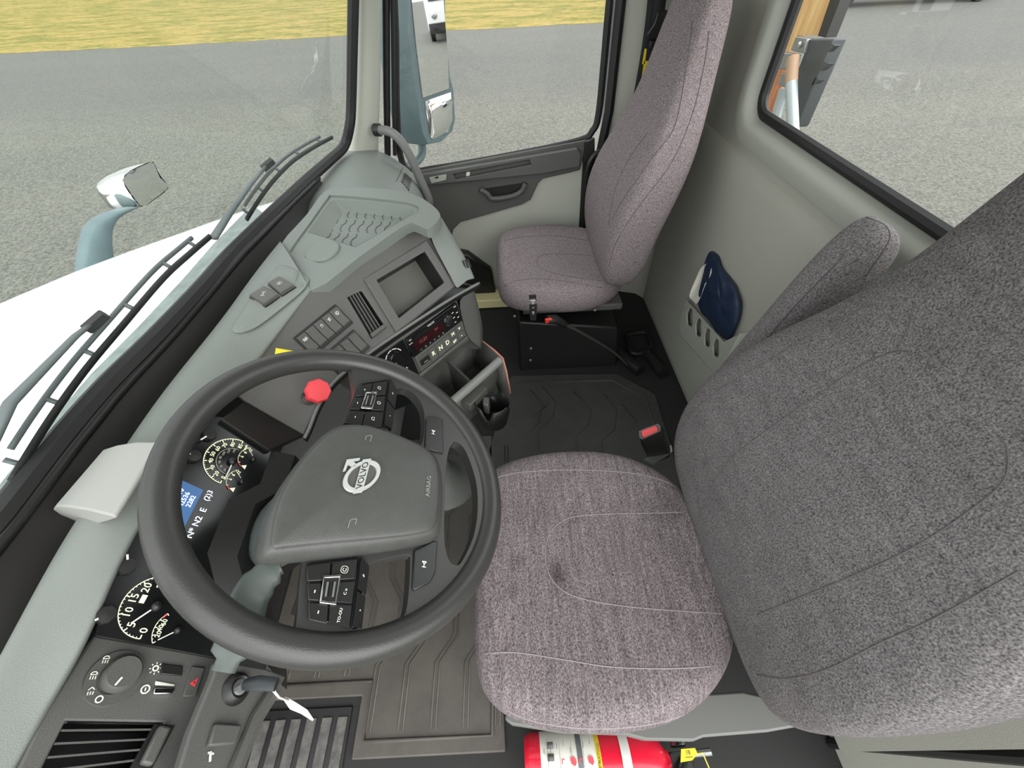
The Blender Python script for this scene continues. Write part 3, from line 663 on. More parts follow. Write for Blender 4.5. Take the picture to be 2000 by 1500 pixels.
# cheek between cluster and fascia, and the shelf under the cluster
ck = [PU.pix(475, 783, -.001), PU.pix(593, 850, -.001), PC.pix(527, 880, .012), PC.pix(431, 818, .012)]
g = MB(M_gap); g.prism(ck, V((-.012, .004, -.016))); g.build('cluster_cheek', dash, bevel=.003)
g = MB(M_black); ub = [PC.pix(u, v, 0) for u, v in ((424, 1284), (430, 1180), (405, 1080), (446, 976), (508, 945), (531, 880))]
g.loft([ub, [p + V((.035, 0, -.020)) for p in ub], [p + V((.04, 0, -.06)) for p in ub], [p + V((-.06, 0, -.36)) for p in ub]], False); g.build('knee_panel', dash)
# hood walls round the cluster
g = MB(M_black); hb = [at(u, v, z=c - .015) for u, v, c in brow[4:9]]; hp = [PC.pix(u, v, -.004) for u, v in ((186, 1240), (225, 1090), (290, 940), (345, 855), (420, 812))]; g.loft([hb, hp], False); g.build('cluster_hood', dash)
# ---- light switch panel
lp = [(181, 1240), (427, 1284), (418, 1318), (372, 1430), (345, 1520), (300, 1640), (-60, 1680), (40, 1490), (90, 1385), (128, 1322)]
vent2 = [(128, 1409), (318, 1412), (268, 1510), (60, 1545)]
g = MB(M_panel); g.plate(pp(PX, lp), [pp(PX, vent2)], PX.n * -.012); g.build('light_panel', dash, bevel=.003)
g = MB(M_black); o4 = [PX.pix(u, v, 0) for u, v in vent2]; i4 = [p + PX.n * -.05 for p in o4]; g.loft([o4, i4], True, False, True); vb = g.build('air_vent', dash)
e0, e1, e2, e3 = [V(q) for q in o4]
for k in range(5):
    f = .16 + k * .2; g = MB(M_panel); a, b = e0.lerp(e3, f), e1.lerp(e2, f); g.prism([a, b, b + PX.n * -.014 + (e0 - e3) * .05, a + PX.n * -.014 + (e0 - e3) * .05], (e0 - e3) * .035); g.build('louvre', vb)
g = MB(M_dark); q = pp(PX, [(306, 1420), (330, 1424), (292, 1500), (268, 1495)], .002); g.prism(q, PX.n * .012); g.build('thumb_tab', vb, bevel=.003)
g = MB(M_black); g.prism(pp(PX, [(300, 1415), (340, 1418), (290, 1512), (250, 1505)], -.002), PX.n * .003); g.build('tab_slot', vb)
rk = (PX.pix(201, 1325) - PX.pix(275, 1300)).length / 2; rg_ = (PX.pix(162, 1342) - PX.pix(287, 1300)).length / 2; fo = PX.sub(*PX.ab(225, 1324)); f = PX.sub(*PX.ab(235, 1319))
g = MB(M_dark); g.lathe(fo, [(rg_, 0), (rg_ * .98, .003), (rg_ * .6, .0025), (rg_ * .58, -.001)], 40, cap=False); g.use(M_dark).lathe(f, [(rk * 1.1, .0), (rk * 1.06, .012), (rk * .92, .016), (.001, .0155)], 40)
g.use(M_ink).line(f.sub(0, 0, .0158), [(-rk * .35, rk * .05), (-rk * .8, rk * .3)], .0022, .0008); lk = g.build('headlamp_knob', dash, ang=35)
g = MB(M_ink)
def lamp_icon(u, v, k):
    q = PX.sub(*PX.ab(u, v), .0042)
    if k == 'o': g.arc(q, 0, 0, .0026, .0040, 0, 2*pi, n=20)
    else:
        for j in range(3): g.line(q, [(-.005, -.0024 + j * .0024), (-.0015, -.0024 + j * .0024)], .001)
        if k == 'p': g.line(q, [(.0, -.003), (.003, 0), (.0, .003)], .001)
        else: g.arc(q, .0, 0, .0025, .0036, -pi/2, pi/2, n=12); g.line(q, [(0, -.0033), (0, .0033)], .001)
lamp_icon(205, 1289, 'd'); lamp_icon(181, 1320, 'd'); lamp_icon(176, 1350, 'p'); lamp_icon(191, 1368, 'o')
q = PX.sub(*PX.ab(303, 1306), .001); g.arc(q, 0, 0, .002, .0038, 0, 2*pi, n=16)
for k in range(8): t = k * pi/4; g.line(q, [(cos(t) * .005, sin(t) * .005), (cos(t) * .0072, sin(t) * .0072)], .0012)
q = PX.sub(*PX.ab(283, 1347), .001); g.arc(q, 0, 0, .0035, .0052, 0, 2*pi, n=20); g.line(q, [(-.002, 0), (.002, 0)], .0015); g.build('lamp_symbols', dash, ang=180)
g = MB(M_black); g.prism(pp(PX, [(314, 1297), (356, 1302), (354, 1321), (312, 1318)], .0), PX.n * .003); g.build('blank_switch', dash, bevel=.001)
g = MB(M_chrome); g.prism(pp(PX, [(299, 1346), (340, 1346), (333, 1358), (296, 1358)], .0), PX.n * .006); g.use(M_ink).prism(pp(PX, [(303, 1330), (341, 1337), (340, 1341), (302, 1339)], .0), PX.n * .002); g.build('dimmer_wheel', dash, bevel=.002)
g = MB(M_dark); g.prism(pp(PX, [(373, 1303), (398, 1306), (380, 1361), (355, 1362)], 0), PX.n * .004)
q = pp(PX, [(388, 1323), (380, 1342), (370, 1335)], .005); g.use(M_red).poly(q); g.use(M_black); mq = sum(q, V((0, 0, 0))) / 3; g.poly([mq + (p - mq) * .25 + PX.n * .0006 for p in q]); g.build('hazard_switch', dash, bevel=.001)
# ignition panel, lower right of the light panel
PK = slope(at(460, 1345, z=.66), 100, 62)
kp = [(425, 1290), (520, 1305), (560, 1320), (545, 1350), (500, 1420), (455, 1540), (420, 1640), (300, 1640), (345, 1520), (372, 1430), (418, 1318)]
g = MB(M_panel); g.prism(pp(PK, kp), PK.n * -.015); g.build('ignition_panel', dash, bevel=.003)
g = MB(M_dark); g.tube([PK.pix(u, v, .004) for u, v in ((540, 1340), (500, 1405), (462, 1500), (430, 1600))], .010, 8); g.build('panel_rib', dash)
f = PK.sub(*PK.ab(461, 1345), 0)
g = MB(M_black); g.lathe(f, [(.020, 0), (.017, .006), (.013, .010), (.010, .008)], 28, cap=False); g.use(M_steel).lathe(f, [(.0095, .004), (.0095, .009), (.007, .010), (.001, .009)], 20); g.build('ignition_barrel', dash)
g = MB(M_dark); g.prism(pp(PK, [(414, 1416), (466, 1419), (452, 1456), (400, 1460)], 0), PK.n * .008); g.build('blank_switch', dash, bevel=.002)
g = MB(M_ink); q = PK.sub(*PK.ab(410, 1480), .0012); g.line(q, [(-.004, 0), (.006, .002)], .003); g.line(q, [(.003, -.003), (.005, .005)], .002); g.build('lamp_symbols', dash, ang=180)
# blank panel symbols next to the key
# ---- passenger end of the dash
stA = [(-.62, .80), (-.55, .835), (-.42, .83), (-.33, .80), (-.28, .70), (-.27, .52), (-.33, .40)]
stB = [(-.64, .79), (-.54, .795), (-.46, .765), (-.37, .69), (-.33, .615), (-.32, .48), (-.36, .38)]
g = MB(M_dash); g.loft([[V((x, 1.21, z - .05)) for x, z in stA], [V((x, 1.34, z)) for x, z in stA]] + [[V((a[0] + (b[0] - a[0]) * t_, 1.34 + .50 * t_, a[1] + (b[1] - a[1]) * t_)) for a, b in zip(stA, stB)] for t_ in (.35, .7, 1)], False)
pe = g.build('passenger_pad', dash, sub=2, ang=180); tpe = baked(pe)
def onp(px, lift=.001):
    out = []
    for u, v in px:
        h = tpe.ray_cast(CAM, ray(u, v).normalized()); out.append(h[0] - ray(u, v).normalized() * lift if h[0] else at(u, v, y=1.6))
    return out
g = MB(M_black); g.prism(onp([(791, 338), (804, 352), (799, 373), (784, 355)], .006), V((.001, .004, .002))); pv = g.build('air_vent', dash, recalc=False)
for k in range(4):
    g = MB(M_dash); a = onp([(785 + k * 3.6, 355 + k*4.6), (791 + k * 3, 345 + k*3)], .009); g.tube(a, .0018, 5); g.build('louvre', pv)
g = MB(mat('dark seam line', '#3c3f3c', .7)); g.tube(onp([(787, 327), (775, 352), (763, 379)], .0), .0014, 5); g.build('panel_gap', dash)
# lower dash, centre storage bin
g = MB(M_dark); low = [(-.62, .45), (-.40, .44), (-.36, .30), (-.50, .02)]
g.loft([[V((x, y, z)) for x, z in low] for y in (.50, 1.20)] , False, False, False); g.build('lower_panel', dash)
binp = [(808, 745), (918, 668), (985, 690), (1000, 790), (900, 800), (850, 790)]
zb = .42; q = [at(u, v, z=zb) for u, v in ((800, 752), (918, 664), (982, 700), (885, 790))]
g = MB(M_dark); g.loft([q, [p + V((0, 0, -.13)) for p in q]], True, False, True)
a, b = at(876, 707, z=zb), at(916, 745, z=zb); g.prism([a, b, b + V((0, 0, -.12)), a + V((0, 0, -.12))], V((.004, .004, 0))); sb_ = g.build('storage_bin', dash, solid=.004)
# ================================================================== STEERING WHEEL AND COLUMN
WF = Frame((-.230, .311, .831), (.845, 0, -.534), (0, 1, 0)); WF = Frame(WF.o, WF.x, WF.n.lerp(V((.534, .02, .845)), 1).cross(WF.x))
wheel = thing('steering_wheel', 'large dark grey steering wheel with airbag hub, chrome badge and thumb buttons', 'steering wheel', WF.o)
g = MB(M_wheel); RC, RR = .2175, .0185
g.loft([[WF.p((RC + RR * cos(k*2*pi/16)) * cos(t), (RC + RR * cos(k*2*pi/16)) * sin(t), RR * .95 * sin(k*2*pi/16)) for k in range(16)] for t in [2*pi*i/96 for i in range(96)]], True, closed=True)
g.build('rim', wheel, ang=180)
def wp(px, c=0): return [WF.pix(u, v, c) for u, v in px]
CT = .006
a1 = WF.ab(688, 748, CT); a2 = WF.ab(562, 1236, CT); th1 = atan2(a1[1], a1[0]); th2 = atan2(a2[1], a2[0]) % (2*pi)
hl = [WF.p(.205 * cos(t), .205 * sin(t), CT) for t in [th1 + (th2 - th1) * i / 36 for i in range(37)]]
hl += smooth(wp([(578, 1224), (582, 1190), (586, 1140), (592, 1090)], CT), 3) + smooth(wp([(630, 980), (655, 890), (668, 832), (690, 775), (693, 758)], CT), 3)
h1 = smooth(wp([(771, 768), (776, 759), (792, 758), (810, 770), (823, 788), (829, 810), (828, 850), (815, 872), (758, 846)], CT), 3, True)
h2 = smooth(wp([(721, 1103), (760, 1090), (797, 1084), (801, 1101), (797, 1170), (787, 1207), (757, 1230), (716, 1236), (705, 1225), (709, 1176), (717, 1130)], CT), 3, True)
h3 = smooth(wp([(893, 863), (910, 882), (929, 937), (933, 992), (925, 1047), (903, 1095), (890, 1104), (876, 1091), (868, 1047), (870, 937), (875, 885), (884, 866)], CT), 3, True)
g = MB(M_wheel); g.plate([WF.p(.214 * cos(2*pi*i/80), .214 * sin(2*pi*i/80), CT) for i in range(80)], [hl, h1, h2, h3], WF.n * -.020)
g.build('spokes', wheel, bevel=.007, seg=4, ang=50)
# hub with airbag cover
base = [(494, 1088), (503, 1035), (527, 980), (563, 925), (605, 872), (640, 842), (668, 828), (710, 832), (760, 846), (812, 868), (860, 892), (866, 960), (862, 1040), (852, 1062), (760, 1078), (690, 1088), (590, 1098), (530, 1106), (502, 1104)]
topo = [(527, 1062), (534, 1010), (552, 955), (585, 905), (622, 863), (648, 842), (672, 832), (712, 829), (757, 841), (810, 863), (853, 886), (860, 930), (857, 1015), (847, 1040), (760, 1050), (690, 1056), (600, 1064), (545, 1071), (530, 1072)]
bs = wp(base, -.004); md = wp(base, .022); tpv = wp(topo, .044); ct = sum(tpv, V((0, 0, 0))) / len(tpv)
g = MB(M_hub); mk = lambda s_, c: [ct + (p - ct) * s_ + WF.n * c for p in tpv]
g.loft([[ct + (p - ct) * .94 for p in bs], bs, md, [a.lerp(b, .62) + WF.n * .004 for a, b in zip(md, tpv)], mk(1.0, -.003), mk(.992, .0005), mk(.95, .003), mk(.6, .008), mk(.2, .010)], True, True, True)
hub = g.build('airbag_cover', wheel, sub=2, ang=180)
thub = baked(hub)
def onhub(u, v, lift=.0):
    h = thub.ray_cast(CAM, ray(u, v).normalized()); return h[0] + WF.n * lift if h[0] else WF.pix(u, v, .05 + lift)
bf = Frame(onhub(706, 932, .0025), onhub(713, 903) - onhub(698, 957), -(onhub(760, 925) - onhub(650, 940))); 
if bf.n.dot(WF.n) < 0: bf = Frame(bf.o, bf.x, -bf.y)
bR = (onhub(706, 900) - onhub(706, 964)).length * .5
g = MB(mat('silver badge', '#c6c9c6', .3, .25)); g.loft([[bf.p(r * cos(t), r * sin(t), c) for r, c in ((bR, 0), (bR * .98, .003), (bR * .78, .003), (bR * .76, 0))] for t in [2*pi*i/48 for i in range(48)]], True, closed=True); 
g.prism([bf.p(x * bR, y * bR, 0) for x, y in ((-1.05, -.24), (1.05, -.24), (1.05, .24), (-1.05, .24))], bf.n * .0035)
dq = V((.70, .72)); 
g.prism([bf.p(x * bR, y * bR, 0) for x, y in ((.62, .66), (.78, .52), (1.02, .76), (1.06, .42), (1.2, .42), (1.18, 1.14), (.46, 1.16), (.46, 1.02), (.86, .98))], bf.n * .003)
em = g.build('badge', wheel, ang=30)
g = MB(M_black); g.text(bf, 0, 0, bR * .50, 'VOLVO', c=.0037, sx=1.02); g.build('lettering', em)
g = MB(M_dark); g.lathe(Frame(bf.o - bf.n * .0012, bf.x, bf.y), [(bR * .77, 0), (bR * .77, .0015), (.0005, .0015)], 32); g.build('badge_disc', em)
g = MB(M_ink if 0 else mat('embossed grey', '#8d8e89', .5)); af = Frame(onhub(836, 950, .0006), onhub(838, 930) - onhub(834, 972), -(onhub(850, 950) - onhub(820, 950)))
if af.n.dot(WF.n) < 0: af = Frame(af.o, af.x, -af.y)
g.text(af, 0, 0, .0095, 'AIRBAG', c=.0008); g.build('lettering', hub, ang=180)
for u, v, fl in ((719, 857, 1), (688, 1022, -1)):
    f = Frame(onhub(u, v, .0008), bf.x, bf.y); g = MB(MATS['embossed grey']); g.line(f, [(-.003, -.004), (.004, -.004), (.005, 0), (.004, .004), (-.003, .004)], .001); g.line(f, [(-.006, -.004 * fl), (-.003, -.004 * fl)], .001); g.build('horn_mark', hub, ang=180)
# button pads
def bil(q, a, b): return q[0].lerp(q[1], a).lerp(q[3].lerp(q[2], a), b)
def pad(quad, side_, bez, icons, name):
    q = wp(quad, CT + .007); n = WF.n
    g = MB(M_gloss); g.prism(wp(quad, CT - .002), n * .007); s_ = wp(side_, CT - .004); g.prism([s_[0] + n * .009, s_[1], s_[2], s_[3] + n * .009], n * -.004); p_ = g.build(name, wheel, bevel=.002)
    cells = [(0, .46, 0, .32), (.48, 1, 0, .32), (0, .30, .34, .66), (.62, 1, .34, .66), (0, .46, .68, 1), (.48, 1, .68, 1)]
    for (a0, a1_, b0, b1), ic in zip(cells, icons):
        c = [bil(q, a0 + .01, b0 + .01), bil(q, a1_ - .01, b0 + .01), bil(q, a1_ - .01, b1 - .01), bil(q, a0 + .01, b1 - .01)]
        g = MB(mat('satin black', '#222322', .3)); g.prism([p - n * .002 for p in c], n * .0035); m_ = sum(c, V((0, 0, 0))) / 4
        f = Frame(m_ + n * .0016, WF.y, -WF.x)
        if ic:
            g.use(M_ink)
            if ic == 'o': g.arc(f, 0, 0, .0022, .0030, 0, 2*pi, n=16)
            elif ic == 'c': g.arc(f, 0, 0, .0016, .0023, .5, 2*pi - .5, n=12); g.line(f, rrect(.008, .008, .003, 3) + [rrect(.008, .008, .003, 3)[0]], .0006)
            elif ic == 'p': g.arc(f, 0, 0, .0026, .0034, .2, pi - .2, n=10); g.line(f, [(-.003, -.001), (-.001, -.001)], .0016); g.line(f, [(.001, -.001), (.003, -.001)], .0012)
            elif ic == '-': g.line(f, [(-.0015, 0), (.0015, 0)], .0012)
            else: g.text(f, 0, 0, .0046, ic)
        g.build('button', p_, bevel=.0008)
    b = wp(bez, CT + .009); mc = sum(b, V((0, 0, 0))) / 4
    g = MB(M_chrome); g.plate(b, [[mc + (p - mc) * .80 for p in b]], n * .003); sc = g.build('scroll_bezel', p_, bevel=.0008)
    g = MB(M_black); g.prism([mc + (p - mc) * .8 for p in b], n * .001)
    for t in (.3, .5, .7): g.use(M_steel if t != .5 else M_black); g.tube([bil(b, t, .25) + n * .002, bil(b, t, .75) + n * .002], .0014, 6)
    g.build('scroll_wheel', p_)
    sq = [s_[0] + n * .010, s_[1] + n * .002, s_[2] + n * .002, s_[3] + n * .010]
    for k, ch in enumerate(('+', '-')):
        c = [sq[0].lerp(sq[3], k * .5 + .02), sq[1].lerp(sq[2], k * .5 + .02), sq[1].lerp(sq[2], k * .5 + .48), sq[0].lerp(sq[3], k * .5 + .48)]
        g = MB(MATS['satin black']); g.prism(c, n * .0015); e = Frame(sum(c, V((0, 0, 0))) / 4 + n * .0018, c[0] - c[3], -(c[1] - c[0]))
        if e.n.dot(n) < 0: e = Frame(e.o, e.x, -e.y)
        g.use(M_ink).text(e, 0, 0, .007, ch, c=.0004); g.build('button', p_)
pad([(703, 753), (757, 744), (744, 837), (671, 827)], [(759, 744), (775, 764), (764, 842), (746, 838)], [(714, 767), (737, 766), (727, 801), (704, 799)], ['-', 'p', '-', 'o', '-', 'p'], 'button_pad')
pad([(598, 1104), (699, 1091), (681, 1230), (602, 1212)], [(701, 1091), (720, 1105), (705, 1231), (684, 1231)], [(631, 1125), (666, 1123), (656, 1183), (623, 1179)], [None, 'c', '-', 'C o', '-', 'TO-OU'], 'button_pad')
for q, ic, L in (([(843, 815), (862, 822), (864, 888), (828, 880), (831, 818)], (846, 845), 1), ([(803, 1150), (806, 1078), (842, 1060), (852, 1060), (848, 1120), (838, 1140), (806, 1156)], (828, 1103), -1)):
    g = MB(MATS['satin black']); g.prism(wp(q, CT - .002), WF.n * .006); f = Frame(WF.pix(*ic, CT + .0046), WF.y, -WF.x); g.use(M_ink); g.line(f, [(-.004, 0), (.001, 0), (.004, .003 * L), (.004, -.003 * L), (.001, 0)], .0013); g.line(f, [(-.003, -.003), (-.003, .003)], .001)
    g.build('horn_button', wheel, bevel=.0015)
# column shroud and stalks
colm = thing('steering_column', 'grey steering column shroud behind the wheel with its long selector stalk', 'steering column', (-.36, .31, .70))
g = MB(mat('green grey plastic', '#4f5753', .45)); ax = [WF.p(0, 0, -.028), WF.p(-.01, 0, -.06), WF.p(-.03, 0, -.12), WF.p(-.06, 0, -.20), WF.p(-.08, 0, -.28)]; rr = [.040, .050, .060, .064, .062]
g.loft([[c + WF.x * r_ * .75 * cos(t) + WF.y * r_ * 1.1 * sin(t) for t in [2*pi*k/20 for k in range(20)]] for c, r_ in zip(ax, rr)], True, True, True); g.build('shroud', colm, sub=1, ang=180)
def blade(px, c, w, th, name, m_, lab=None, nrm=None):
    P = smooth([WF.pix(u, v, cc_) for (u, v), cc_ in zip(px, c)], 4); R = []
    for i, p in enumerate(P):
        T = (P[min(i+1, len(P)-1)] - P[max(i-1, 0)]).normalized(); sd = T.cross(WF.n).normalized(); nn = sd.cross(T); ww = w[min(int(i / (len(P)-1) * (len(w)-1) + .5), len(w)-1)]
        R.append([p + sd * ww * math.copysign(abs(cos(a)) ** .7, cos(a)) + nn * th * math.copysign(abs(sin(a)) ** .7, sin(a)) for a in [2*pi*k/12 for k in range(12)]])
    g = MB(m_); g.loft(R, True, True, True); return g.build(name, colm, ang=60)
st = blade([(548, 1106), (520, 1124), (492, 1160), (474, 1210), (458, 1262), (436, 1312)], [-.03, -.035, -.045, -.05, -.055, -.06], [.010, .018, .021, .022, .021, .012], .008, 'selector_stalk', MATS['green grey plastic'])
g = MB(M_ink); f = Frame(WF.pix(482, 1214, -.040), WF.y, -WF.x); g.arc(f, 0, 0, .0035, .0045, -1.0, 1.9, n=10); g.build('stalk_mark', st, ang=180)
g = MB(M_black); g.tube([WF.p(-.02, -.05, -.05), WF.p(-.02, -.12, -.055), WF.p(-.02, -.17, -.06)], [.010, .008, .010], 10); g.build('wiper_stalk', colm)
# ================================================================== PASSENGER DOOR, PILLARS
FD = Frame((0, YD, 0), (1, 0, 0), (0, 0, 1))
door = bpy.data.objects.new('door_1', None); COL.objects.link(door); struct(door); OFF[door.name] = V((0, 0, 0))
def dp_(px, c=0): return [FD.pix(u, v, c) for u, v in px]
top_e = dp_([(786, 338), (1000, 303), (1146, 272)], -.0)
gl = [FD.pix(u, v, -.03) for u, v in ((764, -220), (769, 0), (774, 200), (781, 300), (800, 334), (838, 331), (1000, 303), (1130, 275), (1157, 256), (1169, 225), (1180, 120), (1191, 0), (1215, -230))]
gl[0].z = gl[-1].z = 1.62
g = MB(M_trim); g.prism([FD.p(-.62, 0), FD.p(.405, 0), FD.p(.405, .70)] + [top_e[2] - V((0, 0, .03)), top_e[0] - V((0, 0, .03)), FD.p(-.62, .66)], (0, .06, 0)); g.build('inner_panel', door)
dark = [(786, 338), (1146, 272), (1140, 300), (1132, 330), (1109, 336), (1060, 347), (1051, 356), (1036, 388), (1020, 397), (899, 432), (886, 446), (872, 500), (780, 520)]
g = MB(M_dark); g.prism(dp_(dark, 0), FD.n * .014); g.build('upper_panel', door, bevel=.004)
arm = [(815, 344), (1128, 291), (1134, 300), (1131, 326), (1060, 339), (836, 362)]; rc = [(885, 340), (1034, 312), (1038, 322), (890, 351)]
g = MB(M_panel); g.plate(dp_(arm, .045), [dp_(rc, .045)], FD.n * -.03); g.use(M_dark); g.poly(dp_(rc, .022)); ar_ = g.build('armrest', door, bevel=.002)
g = MB(M_black)
for k in range(5): u = 940 + k * 18; g.poly(dp_([(u, 326 - k * 3.4), (u + 10, 324 - k * 3.4), (u + 10, 326.5 - k * 3.4), (u, 328.5 - k * 3.4)], .024))
g.use(M_ink); g.poly(dp_([(911, 336), (918, 335), (917, 345), (910, 346)], .027)); g.build('pocket_slots', ar_, ang=180)
g = MB(M_wallf); g.prism(dp_([(838, 346), (872, 340), (872, 351), (843, 358)], .046), FD.n * .004); g.use(M_black).poly(dp_([(849, 346), (857, 344), (856, 348), (850, 349)], .051)); g.build('window_switch', ar_, bevel=.002)
ph = smooth(dp_([(938, 370), (952, 378), (962, 388), (996, 384), (1018, 374), (1026, 358)], .03), 4)
g = MB(M_panel); g.tube(ph, .012, 8); g.build('pull_handle', door, ang=180)
g = MB(M_black); g.prism(dp_([(940, 369), (1027, 356), (1018, 372), (996, 381), (964, 385)], .015), FD.n * .002); g.build('handle_recess', door)
g = MB(M_black); g.prism(dp_([(780, 520), (880, 480), (915, 487), (960, 520), (975, 600), (900, 600)], .002), FD.n * .05); g.build('door_pocket', door, bevel=.01)
g = MB(mat('door sill with painted light', '#efe6ae', .4)); g.prism([V((-.40, 1.78, .005)), V((.35, 1.78, .005)), V((.35, 1.89, .005)), V((-.40, 1.89, .005))], (0, 0, .05)); g.build('sill_plate', door, bevel=.005)  # daylight hitting the sill is put into its bright yellow colour
g = MB(M_black); g.prism(dp_([(1140, 276), (1160, 268), (1160, 480), (1128, 480)], .0), FD.n * .02); g.build('edge_seal', door)
g = MB(M_rub); g.tube(smooth(gl, 4), .014, 8); g.build('window_seal', door)
g = MB(G_sd); g.poly(smooth(gl, 4)); g.build('window_pane', door, ang=180)
g = MB(M_trim); q = dp_([(1171, 292), (1176, 240), (1187, 120), (1197, 0), (1212, 0), (1203, 100), (1191, 215), (1183, 300)], -.03); 
g.use(mat('pale blue grey paint', '#c3cdca', .35)); g.prism(q, (0, .03, 0)); g.build('outer_frame', door)
g = MB(M_white); g.prism([V((-.75, YD + .07, -.6)), V((.75, YD + .07, -.6)), V((.75, YD + .07, .66)), V((-.75, YD + .07, .62))], (0, .03, 0)); g.build('outer_skin', door)
# rear door pillar with black seal
g = MB(M_rub); g.tube([FD.pix(1213, 0, .0) + V((0, 0, .55)), FD.pix(1213, 0, .0), FD.pix(1190, 215, .0), FD.pix(1172, 300, .0), FD.p(.405, .3, 0), FD.p(.405, 0, 0)], .019, 8); struct(g.build('trim_4'))
g = MB(M_wall); g.loft([[V((.43, 1.915, z)), V((.445, 1.90, z)), V((.60, 1.885, z)), V((.70, 1.85, z)), V((.735, 1.80, z))] for z in (0, .6, 1.2, 1.78)], False); struct(g.build('wall_right'))
# front pillar
lo = [at(697, 262, y=1.79), at(707, 180, y=1.79), at(706, 0, y=1.79)]; hi = [at(741, 262, y=1.86), at(745, 180, y=1.86), at(746, 0, y=1.86)]
lo = [at(684, 300, y=1.785), ] + lo; hi = [at(742, 303, y=1.86)] + hi
for L in (lo, hi): L.append(L[-1] + (L[-1] - L[-2]) * 2.2)
lo[0] = at(680, 330, y=1.78)
g = MB(M_trim); g.loft([[a + V((-.03, .03, 0)), a, a.lerp(b, .25) + V((.012, -.014, 0)), a.lerp(b, .7) + V((.014, -.010, 0)), b, b + V((-.02, .04, 0))] for a, b in zip(lo, hi)], False); struct(g.build('trim_1', sub=1, ang=180))
g = MB(M_rub); g.tube([FD.pix(757, 303, -.0), FD.pix(755, 180, 0), FD.pix(754, 0, 0), FD.pix(754, 0, 0) + V((.06, 0, .5))], .013, 8); g.tube([FD.pix(771, 303, -.0), FD.pix(769, 180, 0), FD.pix(767, 0, 0), FD.pix(767, 0, 0) + V((.06, 0, .5))], .008, 8); struct(g.build('trim_5'))
tpl = baked(bpy.data.objects['trim_1']); hq = tpl.ray_cast(CAM, ray(719, 257).normalized()); pn = hq[1] if hq[1].y < 0 else -hq[1]; pu_ = V((0, 0, 1)) - pn * pn.z
g = MB(M_trim); g.lathe(Frame(hq[0], pu_.cross(pn), pu_), [(.016, -.003), (.016, .0015), (.0145, .002), (.001, .002)], 24); g.build('pillar_plug', bpy.data.objects['trim_1'])
g = MB(M_trim); g.tube([V((-.66, -.075, .74)), V((-.60, -.075, .86)), V((-.36, -.075, 1.72))], .034, 12); struct(g.build('trim_3', ang=180))
# windshield gap: dark ledge between glass and dash
og = [at(u, v, z=c) for u, v, c in outer[1:]] + [at(598, 420, z=.83), at(640, 366, z=.80), at(690, 322, z=.79)]
def resample(P, n):
    L = [0]
    for a, b in zip(P, P[1:]): L.append(L[-1] + (b - a).length)
    out = []
    for i in range(n):
        t = L[-1] * i / (n - 1); k = 0
        while k < len(L) - 2 and L[k+1] < t: k += 1
        out.append(P[k].lerp(P[k+1], min(1, (t - L[k]) / max(1e-9, L[k+1] - L[k]))))
    return out
ga = resample(Gp[:-1], 30); ob_ = resample(og, 30); R = []
for p, q in zip(ga, ob_):
    w = q - p; R.append([p + V((0, 0, .004)), p + w * .22 + V((0, 0, -.012)), p + w * .30 + V((0, 0, -.035)), p + w * .75 + V((0, 0, -.05)), p + w * .86 + V((0, 0, -.09)), q + V((0, 0, -.09))])
g = MB(M_gap); g.loft(R, False); struct(g.build('trim_6', ang=180))
g = MB(M_black); g.tube([p + (q - p) * .2 + V((0, 0, -.004)) for p, q in zip(ga, ob_)], .010, 8); struct(g.build('trim_7', ang=180))
# grab handles
gh = thing('grab_handle', 'long curved grey grab handle at the front door pillar', 'grab handle', at(790, 290, y=1.79))
g = MB(mat('grey handle rubber', '#6b6c69', .5)); pth = smooth([at(738, 254, y=1.80), at(758, 256, y=1.77), at(778, 270, y=1.755), at(800, 303, y=1.75), at(818, 345, y=1.745), at(836, 385, y=1.74), at(838, 402, y=1.745), at(834, 420, y=1.80)], 5)
g.tube(pth, .0165, 10); g.build('bar', gh, ang=180)
g = MB(M_black); g.lathe(Frame(at(738, 254, y=1.80), (0, 0, 1), (.3, 1, 0)), [(.022, -.01), (.022, .012), (.018, .016)], 14); g.build('end_cap', gh)
g = MB(M_black); g.tube(smooth([at(1192, 292, y=1.87), at(1165, 300, y=1.865), at(1150, 320, y=1.86), at(1145, 350, y=1.86), at(1141, 400, y=1.86), at(1140, 470, y=1.86)], 5), .013, 8)
tag(g.build('grab_handle', ang=180), 'black tubular grab handle between the passenger seat and the door', 'grab handle')
# ================================================================== ON THE FLOOR AND THE REAR WALL
def floor_pts(px, z=.006): return [at(u, v, z=z) for u, v in px]
dm = [(-.72, .135), (-.44, .135), (-.44, .01), (-.062, .01), (-.085, .60), (-.09, .95), (-.75, .95)]
g = MB(M_matd); g.prism([V((x, y, .0)) for x, y in dm], (0, 0, .010)); fm = tag(g.build('floor_mat', bevel=.004), 'brown dusty rubber mat with moulded zigzag ribs under the steering wheel', 'floor mat')
g = MB(M_matd); g.tube([V((x, y, .012)) for x, y in [(-.70, .165), (-.415, .165), (-.415, .042), (-.095, .042), (-.09, .55)]], .005, 6)
for k in range(8):
    x0 = -.66 + k * .082; ys = .18 if x0 < -.42 else .06
    for s_ in (0, .012): g.tube([V((x0 + s_, ys, .0105)), V((x0 + s_, .20, .0105)), V((x0 + .045 + s_, .26, .0105)), V((x0 + .045 + s_, .36, .0105)), V((x0 + s_, .43, .0105)), V((x0 + s_, .62, .0105)), V((x0 + .045 + s_, .68, .0105)), V((x0 + .045 + s_, .9, .0105))], .0028, 5)
g.build('ribs', fm, ang=180)
pm = [(997, 736), (1204, 732), (1279, 772), (1312, 880), (1340, 1010), (960, 1010), (955, 880)]
